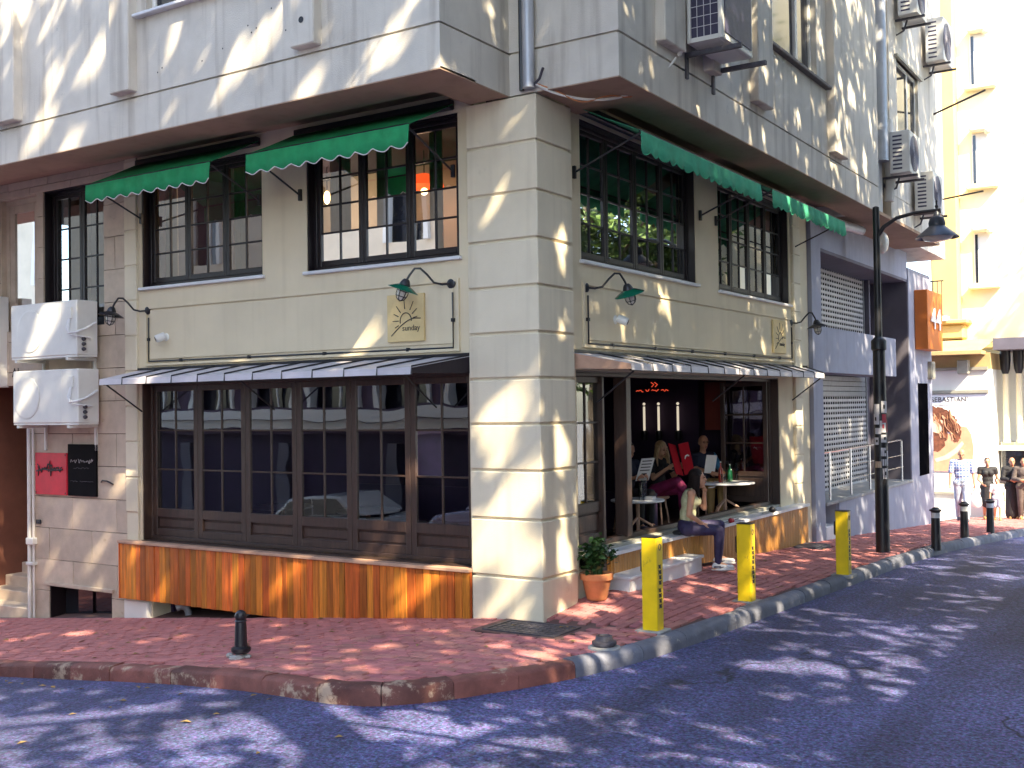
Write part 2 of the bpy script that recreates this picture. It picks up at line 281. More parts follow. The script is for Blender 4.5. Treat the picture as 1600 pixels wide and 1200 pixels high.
# ---------------------------------------------------------------- mesh helpers
class MB:
    def __init__(s): s.v = []; s.f = []
    def add(s, vs, fs):
        n = len(s.v); s.v += [tuple(v) for v in vs]; s.f += [tuple(i + n for i in f) for f in fs]; return s
    def box(s, x0, x1, y0, y1, z0, z1, b=0.0):
        if x1 < x0: x0, x1 = x1, x0
        if y1 < y0: y0, y1 = y1, y0
        if z1 < z0: z0, z1 = z1, z0
        if b <= 0:
            return s.add([(x0,y0,z0),(x1,y0,z0),(x1,y1,z0),(x0,y1,z0),(x0,y0,z1),(x1,y0,z1),(x1,y1,z1),(x0,y1,z1)],
                         [(3,2,1,0),(4,5,6,7),(0,1,5,4),(1,2,6,5),(2,3,7,6),(3,0,4,7)])
        b = min(b, (x1-x0)*.45, (y1-y0)*.45, (z1-z0)*.45)
        lo = (x0,y0,z0); hi = (x1,y1,z1); vs = []; idx = {}
        for sx in (0,1):
            for sy in (0,1):
                for sz in (0,1):
                    sg = (sx,sy,sz)
                    for a in range(3):
                        p = []
                        for k in range(3):
                            e = hi[k] if sg[k] else lo[k]
                            if k != a: e += -b if sg[k] else b
                            p.append(e)
                        idx[(sg,a)] = len(vs); vs.append(p)
        fs = []
        for a in range(3):
            o1, o2 = [k for k in range(3) if k != a]
            for sgn in (0,1):
                q = []
                for u, vv in ((0,0),(1,0),(1,1),(0,1)):
                    g = [0,0,0]; g[a] = sgn; g[o1] = u; g[o2] = vv; q.append(idx[(tuple(g),a)])
                fs.append(q)
            for u in (0,1):
                for vv in (0,1):
                    g0 = [0,0,0]; g0[o1] = u; g0[o2] = vv; g1 = list(g0); g1[a] = 1
                    g0 = tuple(g0); g1 = tuple(g1)
                    fs.append([idx[(g0,o1)], idx[(g1,o1)], idx[(g1,o2)], idx[(g0,o2)]])
        for sx in (0,1):
            for sy in (0,1):
                for sz in (0,1):
                    g = (sx,sy,sz); fs.append([idx[(g,0)], idx[(g,1)], idx[(g,2)]])
        return s.add(vs, fs)
    def tube(s, pts, r, n=8, caps=True):
        pts = [Vector(p) for p in pts]; rs = r if isinstance(r, (list, tuple)) else [r]*len(pts)
        vs = []; fs = []; prev = None
        for i, p in enumerate(pts):
            d = (pts[min(i+1, len(pts)-1)] - pts[max(i-1, 0)])
            d = d.normalized() if d.length > 1e-9 else Vector((0,0,1))
            if prev is None:
                u = d.orthogonal().normalized()
            else:
                u = prev - d*prev.dot(d); u = u.normalized() if u.length > 1e-6 else d.orthogonal().normalized()
            prev = u; v = d.cross(u)
            for k in range(n):
                a = 2*math.pi*k/n; vs.append(p + (u*math.cos(a) + v*math.sin(a))*rs[i])
        for i in range(len(pts)-1):
            for k in range(n):
                k2 = (k+1) % n; fs.append((i*n+k, i*n+k2, (i+1)*n+k2, (i+1)*n+k))
        if caps:
            fs.append(tuple(range(n-1, -1, -1))); fs.append(tuple((len(pts)-1)*n + k for k in range(n)))
        return s.add(vs, fs)
    def lathe(s, prof, c=(0,0,0), n=16, axis=None):
        # prof: (r, t) along axis
        ax = Vector(axis or (0,0,1)).normalized(); u = ax.orthogonal().normalized(); v = ax.cross(u); c = Vector(c)
        vs = []; fs = []
        for r, t in prof:
            for k in range(n):
                a = 2*math.pi*k/n; vs.append(c + ax*t + (u*math.cos(a)+v*math.sin(a))*max(r, 1e-4))
        for i in range(len(prof)-1):
            for k in range(n):
                k2 = (k+1) % n; fs.append((i*n+k, i*n+k2, (i+1)*n+k2, (i+1)*n+k))
        fs.append(tuple(range(n-1, -1, -1))); fs.append(tuple((len(prof)-1)*n+k for k in range(n)))
        return s.add(vs, fs)
    def ball(s, c, r, n=12, sc_=(1,1,1)):
        m = max(6, n*2//3); prof = []
        vs = []; fs = []
        for i in range(m+1):
            ph = math.pi*i/m
            for k in range(n):
                a = 2*math.pi*k/n
                vs.append((c[0]+r*sc_[0]*math.sin(ph)*math.cos(a), c[1]+r*sc_[1]*math.sin(ph)*math.sin(a), c[2]-r*sc_[2]*math.cos(ph)))
        for i in range(m):
            for k in range(n):
                k2 = (k+1) % n; fs.append((i*n+k, i*n+k2, (i+1)*n+k2, (i+1)*n+k))
        return s.add(vs, fs)
    def prism(s, poly, d, plane='xz', at=0.0):
        # poly of 2D points extruded by d; plane xz -> along y, yz -> along x, xy -> along z
        n = len(poly); P = {'xz': lambda a,b,t: (a,t,b), 'yz': lambda a,b,t: (t,a,b), 'xy': lambda a,b,t: (a,b,t)}[plane]
        vs = [P(a,b,at) for a,b in poly] + [P(a,b,at+d) for a,b in poly]
        fs = [tuple(range(n)), tuple(range(2*n-1, n-1, -1))] + [(i, (i+1)%n, (i+1)%n+n, i+n) for i in range(n)]
        return s.add(vs, fs)

def raw_obj(name, mb, m, parent=None, smooth=False, weld=False):
    me = bpy.data.meshes.new(name); me.from_pydata(mb.v, [], mb.f)
    bm = bmesh.new(); bm.from_mesh(me)
    if weld: bmesh.ops.remove_doubles(bm, verts=bm.verts, dist=1e-5)
    bmesh.ops.recalc_face_normals(bm, faces=bm.faces); bm.to_mesh(me); bm.free()
    if smooth:
        me.polygons.foreach_set('use_smooth', [True]*len(me.polygons)); me.set_sharp_from_angle(angle=R(40))
    me.materials.append(m)
    o = bpy.data.objects.new(name, me); sc.collection.objects.link(o)
    if parent:
        o.parent = parent; o.matrix_parent_inverse = parent_inv(parent)
    return o
def parent_inv(p):
    m = Matrix.Identity(4); q = p; chain = []
    while q is not None: chain.append(q); q = q.parent
    for q in reversed(chain):
        m = m @ q.matrix_parent_inverse @ q.matrix_basis
    return m.inverted()
obj = raw_obj
def tag(o, label, cat, group=None):
    o['label'] = label; o['category'] = cat
    if group: o['group'] = group
    return o
def empty(name, label, cat, loc=(0,0,0), rz=0.0, group=None):
    o = bpy.data.objects.new(name, None); sc.collection.objects.link(o); o.location = loc; o.rotation_euler = (0,0,rz)
    o.empty_display_size = 0.2
    return tag(o, label, cat, group)
def kind(o, k): o['kind'] = k; return o
def text(name, body, size, m, parent, matrix, ext=0.002, align='CENTER', space=0):
    c = bpy.data.curves.new(name, 'FONT'); c.body = body; c.size = size; c.extrude = ext; c.align_x = align; c.align_y = 'CENTER'
    c.materials.append(m)
    if space: c.space_character = space
    t_ = bpy.data.objects.new(name, c); sc.collection.objects.link(t_)
    me = bpy.data.meshes.new_from_object(t_.evaluated_get(bpy.context.evaluated_depsgraph_get()))
    bpy.data.objects.remove(t_); bpy.data.curves.remove(c)
    me.materials.clear(); me.materials.append(m)
    o = bpy.data.objects.new(name, me); sc.collection.objects.link(o)
    o.matrix_world = matrix
    if parent:
        o.parent = parent; o.matrix_parent_inverse = parent_inv(parent)
    return o
def frame_m(origin, right, up):
    r = Vector(right).normalized(); u = Vector(up).normalized(); n = r.cross(u)
    m = Matrix((r, u, n)).transposed().to_4x4(); m.translation = Vector(origin); return m

# facade coordinates: side 'L' runs along x facing -y at y=0.10; side 'R' runs along y facing +x at x=-0.10; d goes inwards
def T(side, u, d, z): return (u, 0.10 + d, z) if side == 'L' else (-0.10 - d, u, z)
def fbox(mb, side, u0, u1, d0, d1, z0, z1, b=0.0):
    p = T(side, u0, d0, z0); q = T(side, u1, d1, z1)
    return mb.box(p[0], q[0], p[1], q[1], z0, z1, b)

def h(x, y):
    sp = lambda t, k: math.log1p(math.exp(t*k))/k if t*k < 30 else t
    z = -0.092*sp(-x-0.25, 3) - 0.02*sp(y-0.5, 2) - 0.045*sp(y-9, 1)
    # slight cross fall from the doorstep to the kerb
    S = max(0.0, min(1.0, y/1.2)) * max(0.0, min(1.0, (9.5-y)/6.0))
    if x < 1.5: z += 0.13*S*max(0.0, min(1.0, (1.45-x)/1.35))
    return z
def h0(x, y):
    sp = lambda t, k: math.log1p(math.exp(t*k))/k if t*k < 30 else t
    return -0.092*sp(-x-0.25, 3) - 0.02*sp(y-0.5, 2) - 0.045*sp(y-9, 1)

def cells(us, vs, holes):
    """split the rectangle grid at the hole edges; merge runs along u"""
    U = sorted(set(us + [e for hh in holes for e in hh[:2] if us[0] < e < us[-1]]))
    V = sorted(set(vs + [e for hh in holes for e in hh[2:] if vs[0] < e < vs[-1]]))
    out = []
    for j in range(len(V)-1):
        run = None
        for i in range(len(U)-1):
            cu = (U[i]+U[i+1])/2; cv = (V[j]+V[j+1])/2
            hit = any(a < cu < b and c < cv < d for a,b,c,d in holes)
            if hit:
                if run: out.append(run); run = None
            else:
                run = [run[0], U[i+1], V[j], V[j+1]] if run else [U[i], U[i+1], V[j], V[j+1]]
        if run: out.append(run)
    return out

# ================================================================= GROUND
KERB = [(-16,-2.9),(-8,-2.9),(-5,-2.9),(-3.6,-2.88),(-2.4,-2.86),(-1.1,-3.0),(-.35,-3.14),(.15,-3.13),(.52,-2.88),(.88,-2.28),(1.18,-1.66),
        (1.42,-.85),(1.55,0),(1.62,1),(1.68,2.6),(1.77,4.8),(1.86,7.2),(1.93,9.4),(2.05,13),(2.25,17.5),(2.6,24),(3.0,31)]
def kerb_x(y):
    p = [q for q in KERB if q[0] > 0.5]
    for a, b in zip(p, p[1:]):
        if a[1] <= y <= b[1]: return a[0] + (b[0]-a[0])*(y-a[1])/(b[1]-a[1])
    return p[-1][0] if y > p[-1][1] else -99
def kerb_y(x):
    p = KERB[:9]
    for a, b in zip(p, p[1:]):
        if a[0] <= x <= b[0]: return a[1] + (b[1]-a[1])*(x-a[0])/(b[0]-a[0])
    return None
def sheet(xs, ys, hz):
    mb = MB(); nx = len(xs)
    mb.v = [(x, y, hz(x, y)) for y in ys for x in xs]
    mb.f = [(j*nx+i, j*nx+i+1, (j+1)*nx+i+1, (j+1)*nx+i) for j in range(len(ys)-1) for i in range(nx-1)]
    return mb
def rng(a, b, n): return [a + (b-a)*i/n for i in range(n+1)]
kind(obj('ground', sheet(rng(-300,300,60), rng(-300,400,70), lambda x,y: h0(max(x,-40), min(y,60)) - 0.5), M['concrete'], smooth=True), 'structure')
kind(obj('road', sheet(rng(-30,12,84), rng(-30,48,156), lambda x,y: h0(x,y) - 0.14), M['asphalt'], smooth=True), 'structure')

# pavement slab (grout bed) + pavers + kerb stones
def chaikin(P):
    out = [P[0]]
    for a, b in zip(P, P[1:]):
        out += [(a[0]*.75+b[0]*.25, a[1]*.75+b[1]*.25), (a[0]*.25+b[0]*.75, a[1]*.25+b[1]*.75)]
    return out + [P[-1]]
SK = chaikin(chaikin(KERB)); PAVE = SK + [(-.6,31),(-.6,.5),(-16,.5)]
def inside(x, y):
    c = False; j = len(PAVE)-1
    for i in range(len(PAVE)):
        xi, yi = PAVE[i]; xj, yj = PAVE[j]
        if (yi > y) != (yj > y) and x < (xj-xi)*(y-yi)/(yj-yi)+xi: c = not c
        j = i
    return c
def kdist(x, y):
    best = 9
    for a, b in zip(SK, SK[1:]):
        dx, dy = b[0]-a[0], b[1]-a[1]; t = max(0, min(1, ((x-a[0])*dx+(y-a[1])*dy)/(dx*dx+dy*dy+1e-9)))
        best = min(best, math.hypot(x-a[0]-t*dx, y-a[1]-t*dy))
    return best
def in_pave(x, y, m=0.215):
    if y >= 0.05 and x < -0.06: return False
    if y < 0.05 and x < -14: return False
    return inside(x, y) and kdist(x, y) > m
bed = MB()
NX = rng(-15, 3.2, 182); NY = rng(-3.3, 30, 333)
for i in range(len(NX)-1):
    for j in range(len(NY)-1):
        x0, x1, y0, y1 = NX[i], NX[i+1], NY[j], NY[j+1]; cx, cy = (x0+x1)/2, (y0+y1)/2
        ok = all(inside(px_,py_) and kdist(px_,py_) > .03 for px_,py_ in ((x0,y0),(x1,y0),(x1,y1),(x0,y1)))
        if ok:
            z = -0.026
            bed.add([(x0,y0,h(x0,y0)+z),(x1,y0,h(x1,y0)+z),(x1,y1,h(x1,y1)+z),(x0,y1,h(x0,y1)+z)], [(0,1,2,3)])
pavement = kind(obj('pavement', bed, M['grout'], weld=True, smooth=True), 'structure')

# special areas left free of pavers: manhole, drain hatch
FREE = [(-0.42, 0.62, -0.72, -0.06), (0.02, 0.55, 7.55, 8.35)]
CAMP = Vector(cam.matrix_world.translation)
br = []
def brick_place(cx, cy, ang):
    if not in_pave(cx, cy): return
    for a,b,c,d in FREE:
        if a-.04 < cx < b+.04 and c-.04 < cy < d+.04: return
    br.append((cx, cy, ang))
row = 0; y = -3.2
while y < 0.05:
    x = -13.5 + (0.106 if row % 2 else 0)
    while x < 1.7:
        brick_place(x, y, 0.0); x += 0.212
    y += 0.109; row += 1
row = 0; x = -0.02
while x < 2.9:
    y = 0.16 + (0.106 if row % 2 else 0)
    while y < 27:
        brick_place(x, y, math.pi/2); y += 0.212
    x += 0.109; row += 1
br.sort(key=lambda b: (Vector((b[0], b[1], 0)) - CAMP).length)
bm0 = MB().box(-.100,.100,-.0485,.0485,-.06,0,0.007)
proto = None
rnd = random.Random(3)
rest = MB()
for i, (x, y, a) in enumerate(br):
    e = 0.05
    nx = -(h(x+e,y)-h(x-e,y))/(2*e); ny = -(h(x,y+e)-h(x,y-e))/(2*e)
    nrm = Vector((nx + rnd.uniform(-.02,.02), ny + rnd.uniform(-.02,.02), 1)).normalized()
    q = Vector((0,0,1)).rotation_difference(nrm).to_matrix().to_4x4() @ Matrix.Rotation(a + rnd.uniform(-.02,.02), 4, 'Z')
    zz = h(x,y) + rnd.uniform(-.006,.005)
    q.translation = (x + rnd.uniform(-.003,.003), y + rnd.uniform(-.003,.003), zz)
    if i < 300:
        if proto is None:
            proto = obj('paver', bm0, M['paver'], pavement); o = proto
        else:
            o = proto.copy(); sc.collection.objects.link(o)
        o.matrix_world = q
    else:
        vs = [q @ Vector(p) for p in ((-.101,-.0495,-.045),(.101,-.0495,-.045),(.101,.0495,-.045),(-.101,.0495,-.045),(-.097,-.0455,0),(.097,-.0455,0),(.097,.0455,0),(-.097,.0455,0))]
        rest.add(vs, [(4,5,6,7),(0,1,5,4),(1,2,6,5),(2,3,7,6),(3,0,4,7)])
rm = kind(obj('pavers', rest, M['paver'], pavement), 'stuff')

kerb = kind(bpy.data.objects.new('kerb', None), 'structure'); sc.collection.objects.link(kerb)
# resample polyline
def resample(poly, step):
    pts = [Vector((*p, 0)) for p in poly]; out = [pts[0]]; acc = 0
    segs = [(a, b) for a, b in zip(pts, pts[1:])]; total = sum((b-a).length for a, b in segs)
    n = int(total/step); k = 0; run = 0
    for i in range(1, n+1):
        s = i*total/n
        while k < len(segs)-1 and run + (segs[k][1]-segs[k][0]).length < s: run += (segs[k][1]-segs[k][0]).length; k += 1
        L = (segs[k][1]-segs[k][0]).length; out.append(segs[k][0].lerp(segs[k][1], min(1, (s-run)/L)))
    return out
fine = resample(SK, 0.15)
i = 0; rk = random.Random(11)
while i < len(fine)-1:
    y_ = fine[i].y; n = (rk.choice([2,3,4]) if (-.9 < fine[i].x < 1.3 and y_ < -1.2) else rk.choice([4,5,6,6]))
    j = min(i+n, len(fine)-1)
    mb = MB(); prof = []
    red = fine[i].x < 1.15 and fine[i].y < -1.5
    W = 0.19; lift = rk.uniform(-.008,.010)
    P = ([(0.0,-.25),(0.0,.0 - .03),(0.015,-.008),(0.04,0.004),(0.16,0.006),(W,-.004),(W,-.25)] if red else
         [(0.0,-.25),(-.005,-.07),(0.008,-.03),(0.035,-.006),(0.075,0.008),(0.125,0.010),(0.165,0.0),(W,-.02),(W,-.25)])
    rings = []
    for k in range(i, j+1):
        p = fine[k]; d = (fine[min(k+1,len(fine)-1)] - fine[max(k-1,0)]).normalized()
        nrm = Vector((-d.y, d.x, 0))  # inward (towards the building)
        sh = 0.0
        if k == i: p = p + d*0.004
        if k == j: p = p - d*0.004
        js = rk.uniform(-.006,.006) if red else 0
        rings.append([(p.x + nrm.x*(a+js), p.y + nrm.y*(a+js), h0(p.x,p.y) + b + lift + (rk.uniform(-.006,.006) if red else 0)) for a, b in P])
    m_ = len(P)
    vs = [v for r_ in rings for v in r_]
    fs = [(a*m_+b, a*m_+b+1, (a+1)*m_+b+1, (a+1)*m_+b) for a in range(len(rings)-1) for b in range(m_-1)]
    fs += [tuple(range(m_)), tuple((len(rings)-1)*m_+b for b in range(m_))]
    mb.add(vs, fs)
    obj('kerb_stone', mb, M['kerb_red'] if red else M['kerb_grey'], kerb, smooth=True)
    i = j

# manhole cover in front of the pillar, drain hatch by the bench end
mh = empty('manhole_cover', 'long dark cast iron access cover set in paving before the pillar', 'manhole cover', (0.10,-0.39,h(0.1,-.39)))
def slope_box(mb, x0,x1,y0,y1,dz0,dz1,b=0):
    zc = h((x0+x1)/2,(y0+y1)/2); return mb.box(x0,x1,y0,y1,zc+dz0,zc+dz1,b)
mb = MB(); slope_box(mb,-0.42,0.62,-0.72,-0.06,-.05,-.006); obj('surround', mb, M['grout'], mh)
mb = MB(); zc = h(.1,-.39)
for a in ((-.32,.52,-.66,-.63),(-.32,.52,-.15,-.12),(-.32,-.29,-.63,-.15),(.49,.52,-.63,-.15)): mb.box(a[0],a[1],a[2],a[3],zc-.02,zc+.006)
obj('frame', mb, M['iron'], mh)
mb = MB(); mb.box(-.28,.48,-.62,-.16,zc-.02,zc+.0)
for k in range(9):
    for l in range(5):
        mb.box(-.25+.08*k, -.20+.08*k, -.59+.085*l, -.545+.085*l, zc, zc+.005)
obj('lid', mb, M['iron'], mh)
ht = empty('drain_hatch', 'dark metal drain hatch on paving at the end of wooden bench', 'hatch', (.28,7.95,h(.28,7.95)))
mb = MB(); z = h(.28,7.95); mb.box(.06,.5,7.58,8.3,z-.05,z+.012,.004); obj('plate', mb, M['iron'], ht)
mb = MB(); mb.box(.10,.46,7.63,7.92,z+.012,z+.03,.004); mb.box(.10,.46,7.96,8.25,z+.012,z+.026,.004); obj('lid', mb, M['iron'], ht)
# bollard stump
st = empty('bollard_stump', 'rusty cut off bollard stump on the pavement corner', 'stump', (1.18,-.87,0))
mb = MB(); mb.lathe([(.16,-.02),(.15,.012),(.12,.018)], (1.18,-.87,h(1.18,-.87)), 14); obj('mortar_collar', mb, M['concrete'], st, True)
mb = MB(); mb.lathe([(.10,0),(.10,.03),(.115,.035),(.115,.06),(.085,.07),(.075,.11),(.06,.115),(.055,.07)], (1.18,-.87,h(1.18,-.87)), 14); obj('stub', mb, M['iron'], st, True)

# ================================================================= CORNER BUILDING
bld = empty('corner_building', 'cream corner building with rusticated pillar and grey overhanging upper floors', 'building', (-3, 4, 0))
SOF = 5.72; LIP = 5.54; TOP = 12.5
# --- ground storey walls
HL = [(-6.45,-.97,.47,2.62), (-6.42,-4.12,3.92,5.5), (-3.36,-1.08,3.90,5.5)]
HR = [(.95,7.66,.33,2.62), (1.11,4.37,3.88,5.5), (5.18,8.26,3.86,5.5)]
mb = MB()
for a,b,c,d in cells([-6.5,-.9], [.47,SOF], HL): fbox(mb,'L',a,b,0,.3,c,d)
for a,b,c,d in cells([-6.5,-3.2],[-1.2,.47],[(-6.25,-3.0,-1.3,-.2)]): fbox(mb,'L',a,b,0,.3,c,d)
fbox(mb,'L',-3.2,-.9,0,.3,-1.2,.47)
obj('wall', mb, M['stucco_cream'], bld)
mb = MB()
for a,b,c,d in cells([.75,9.15], [-.6,SOF], HR): fbox(mb,'R',a,b,0,.25,c,d)
obj('wall', mb, M['stucco_cream'], bld)
# --- corner pillar blocks
Zp = [-.35,.408,1.024,1.54,2.035,2.52,3.006,3.50,4.0,4.505,5.03,5.53]
core = MB().box(-.87,-.03,.03,.72,-.4,5.52); obj('pillar_core', core, M['pillar'], bld)
for z0,z1 in zip(Zp,Zp[1:]):
    mb = MB().box(-.90,0,0,.75,z0+.013,z1-.013,.010); obj('pillar_block', mb, M['pillar'], bld)
# --- quoins at both ends
for z in range(-2, 12):
    z0 = z*.485 - .13; z1 = z0 + .485
    if z1 > SOF: z1 = SOF
    if z0 > .42: obj('quoin', MB().box(-6.75,-6.50,.06,.42,z0+.009,z1-.009,.009), M['pillar'], bld)
    if z0 > .3: obj('quoin', MB().box(-.4,-.05,8.36,8.72,z0+.009,z1-.009,.009), M['pillar'], bld)
obj('quoin_core', MB().box(-6.74,-6.51,.075,.4,-1.2,SOF), M['pillar'], bld)
obj('quoin_core', MB().box(-.38,-.065,8.37,8.71,-.4,SOF), M['pillar'], bld)
obj('plinth', MB().box(-6.78,-6.28,.03,.4,-1.2,-.34,.02), M['white_plaster'], bld)
obj('end_strip', MB().box(-.38,-.07,8.73,9.14,-.5,SOF), M['stucco_cream'], bld)
# --- recessed frieze boards between the storeys, with conduit along the lower edge
def frieze(side, u0, u1, z0, z1):
    mb = MB(); t = .03
    fbox(mb,side,u0-.09,u1+.09,-.022,0,z1,z1+.035); fbox(mb,side,u0-.09,u1+.09,-.03,0,z0-.085,z0-.055)
    fbox(mb,side,u0-.09,u0-.06,-.03,0,z0-.055,z1); fbox(mb,side,u1+.06,u1+.09,-.03,0,z0-.055,z1)
    fbox(mb,side,u0,u1,-.014,0,z0,z1-.02,.006)
    return obj('frieze', mb, M['stucco_cream'], bld)
frieze('L', -6.25, -1.17, 2.93, 3.62); frieze('R', 1.2, 8.28, 2.97, 3.60)
def conduit(side, pts):
    mb = MB(); mb.tube([T(side,u,-.022,z) for u,z in pts], .011, 6)
    for (u0,z0),(u1,z1) in zip(pts,pts[1:]):
        n = max(1,int(math.hypot(u1-u0,z1-z0)/1.1))
        for k in range(n):
            f = (k+.5)/n; u = u0+(u1-u0)*f; z = z0+(z1-z0)*f; fbox(mb,side,u-.018,u+.018,-.036,0,z-.02,z+.02)
    return obj('conduit', mb, M['black_metal'], bld)
conduit('L', [(-6.27,3.50),(-6.27,2.905),(-1.165,2.885),(-1.165,3.50)])
conduit('R', [(1.215,3.48),(1.215,2.93),(8.28,2.95),(8.28,3.48)])
# --- window builder
def window(side, u0, u1, z0, z1, leaves, cols, rows, d=.14, wood='dark_wood', gl='glass', panel=0.0, skip=(), fr=.06, st=.055, bar=.022, curtain=False):
    mb = MB(); D0, D1 = d-.03, d+.07
    fbox(mb,side,u0,u1,D0,D1,z1-fr,z1,.006); fbox(mb,side,u0,u1,D0,D1,z0,z0+fr,.006)
    fbox(mb,side,u0,u0+fr,D0,D1,z0+fr,z1-fr,.006); fbox(mb,side,u1-fr,u1,D0,D1,z0+fr,z1-fr,.006)
    # dark linings of the reveal
    fbox(mb,side,u0,u0+.02,.012,D0,z0,z1); fbox(mb,side,u1-.02,u1,.012,D0,z0,z1); fbox(mb,side,u0+.02,u1-.02,.012,D0,z1-.02,z1)
    W = obj('window', mb, M[wood], bld)
    a0, a1 = u0+fr, u1-fr; b0, b1 = z0+fr, z1-fr; wl = (a1-a0)/leaves
    for i in range(leaves):
        if i in skip: continue
        l0 = a0+i*wl+.004; l1 = l0+wl-.008; mb = MB()
        pz = b0 + panel
        fbox(mb,side,l0,l0+st,d-.02,d+.035,b0,b1,.006); fbox(mb,side,l1-st,l1,d-.02,d+.035,b0,b1,.006)
        fbox(mb,side,l0+st,l1-st,d-.02,d+.035,b1-st,b1,.006); fbox(mb,side,l0+st,l1-st,d-.02,d+.035,b0,b0+st*1.3,.006)
        if panel:
            fbox(mb,side,l0+st,l1-st,d-.02,d+.035,pz-st,pz+st*.6,.006)
            fbox(mb,side,l0+st+.02,l1-st-.02,d+.0,d+.025,b0+st*1.3+.02,pz-st-.02,.012)
            fbox(mb,side,l0+st,l1-st,d+.012,d+.03,b0+st,pz-st)
        g0, g1 = (pz+st*.6 if panel else b0+st*1.3), b1-st
        c0, c1 = l0+st, l1-st
        cw = (c1-c0)/cols; rh = (g1-g0)/rows
        for k in range(1,cols): fbox(mb,side,c0+k*cw-bar/2,c0+k*cw+bar/2,d-.012,d+.022,g0,g1,.004)
        for k in range(1,rows): fbox(mb,side,c0,c1,d-.010,d+.020,g0+k*rh-bar/2,g0+k*rh+bar/2,.004)
        obj('casement', mb, M[wood], W)
        for p in range(cols):
            for q in range(rows):
                pm = MB(); g = bar/2
                pa, pb = T(side,c0+p*cw+(g if p else 0),d+.004,0), T(side,c0+(p+1)*cw-(g if p<cols-1 else 0),d+.004,0)
                za, zb = g0+q*rh+(g if q else 0), g0+(q+1)*rh-(g if q<rows-1 else 0)
                pm.add([(pa[0],pa[1],za),(pb[0],pb[1],za),(pb[0],pb[1],zb),(pa[0],pa[1],zb)],[(0,1,2,3)])
                obj('pane', pm, M[gl], W)
    return W
def sill(side, u0, u1, z, proj=.05, th=.04, m='marble'):
    mb = MB(); fbox(mb,side,u0,u1,-proj,.1,z-th,z,.006); return obj('window_sill', mb, M[m], bld)
window('L',-6.42,-4.12,3.92,5.5,3,2,4,gl='glass_up'); sill('L',-6.46,-4.08,3.92)
window('L',-3.36,-1.08,3.90,5.5,3,2,4,gl='glass_up'); sill('L',-3.40,-1.04,3.90)
window('R',1.11,4.37,3.88,5.5,4,2,4,gl='glass_up'); sill('R',1.07,4.41,3.88)
window('R',5.18,8.26,3.86,5.5,4,2,4,gl='glass_up'); sill('R',5.14,8.30,3.86)
window('L',-6.45,-.97,.475,2.62,6,2,3,d=.16,wood='olive_wood',panel=.33,st=.075,fr=.05)
mb = MB(); fbox(mb,'L',-6.44,-.98,-.03,.13,.44,.474,.0); obj('window_bottom_rail', mb, M['olive_wood'], bld)

# --- open folding front on the right street
front = window('R',.95,7.66,.56,2.62,8,2,3,d=.16,wood='olive_wood',panel=.42,st=.075,fr=.06,skip=(1,2,3,4,5,6,7))
mb = MB()
fbox(mb,'R',2.33,2.43,.08,.26,.60,2.56,.008); fbox(mb,'R',2.44,2.50,.10,.24,.60,2.56,.008)
fbox(mb,'R',1.74,1.80,.10,.24,.60,2.56,.008)
obj('door_post', mb, M['olive_wood'], bld)
def leaf(u, d0, wd, z0, z1, name):
    """a glazed leaf folded inwards, standing at right angles to the facade at y = u"""
    mb = MB(); x0 = -.1-d0; x1 = x0-wd; st = .07
    mb.box(x1,x1+st,u-.022,u+.022,z0,z1,.006); mb.box(x0-st,x0,u-.022,u+.022,z0,z1,.006)
    mb.box(x1+st,x0-st,u-.022,u+.022,z1-st,z1,.006); mb.box(x1+st,x0-st,u-.022,u+.022,z0,z0+.1,.006)
    mb.box(x1+st,x0-st,u-.022,u+.022,z0+.42,z0+.50,.006); mb.box(x1+st,x0-st,u-.008,u+.008,z0+.1,z0+.42)
    cx = (x0+x1)/2; mb.box(cx-.012,cx+.012,u-.014,u+.014,z0+.5,z1-st,.004)
    for k in (1,2):
        zz = z0+.5+(z1-st-z0-.5)*k/3; mb.box(x1+st,x0-st,u-.014,u+.014,zz-.012,zz+.012,.004)
    o = obj('folding_leaf', mb, M['olive_wood'], bld)
    pm = MB(); pm.add([(x1+st,u,z0+.5),(x0-st,u,z0+.5),(x0-st,u,z1-st),(x1+st,u,z1-st)],[(0,1,2,3)]); obj('pane', pm, M['glass'], o)
leaf(7.42,.12,.80,.60,2.56,'a'); leaf(7.54,.12,.80,.60,2.56,'b')
leaf(1.80+.05,.14,.72,.60,2.56,'c')
mb = MB(); fbox(mb,'R',.95,7.66,.03,.30,.50,.56,.006); obj('threshold', mb, M['sill_stone'], bld)

# --- bench (platform) in front of the open side: marble top, slatted timber face with a rounded bulge
def bench_x(y):
    # face position in x
    base = 0.0 + 0.012*(y-1.3)
    bul = 0.13*math.exp(-((y-4.15)/.42)**4)
    return base + bul
top = MB(); n = 60; ys = [1.30 + (8.46-1.30)*i/n for i in range(n+1)]
lo = []
for y in ys:
    xf = bench_x(y) + .035
    if y < 1.55: xf -= (1.55-y)*.5
    lo.append((xf, y))
poly = [(-.2, 1.30)] + lo + [(-.2, 8.46)]
top.prism(poly, .042, 'xy', .475)
obj('bench_top', top, M['marble'], bld)
sm = MB(); y = 1.36
while y < 8.44:
    x = bench_x(y+.022)
    if y < 1.55: x -= (1.55-y)*.5
    z0 = h(x, y) - .05 if y < 3.4 or y > 4.9 else h(x,y)+.06
    dx = (bench_x(y+.04)-bench_x(y))
    a = math.atan2(dx,.04); c, s_ = math.cos(a), math.sin(a); j = .002*((int(y*1000))%3)
    L_ = .040
    pts = [(x-.03,y),(x+j,y),(x+j+dx*.93,y+L_*.95),(x-.03+dx*.93,y+L_*.95)]
    sm.prism(pts, .473-z0, 'xy', z0); y += .043
sl_ = kind(obj('bench_slats', sm, M['slat'], bld), 'stuff')
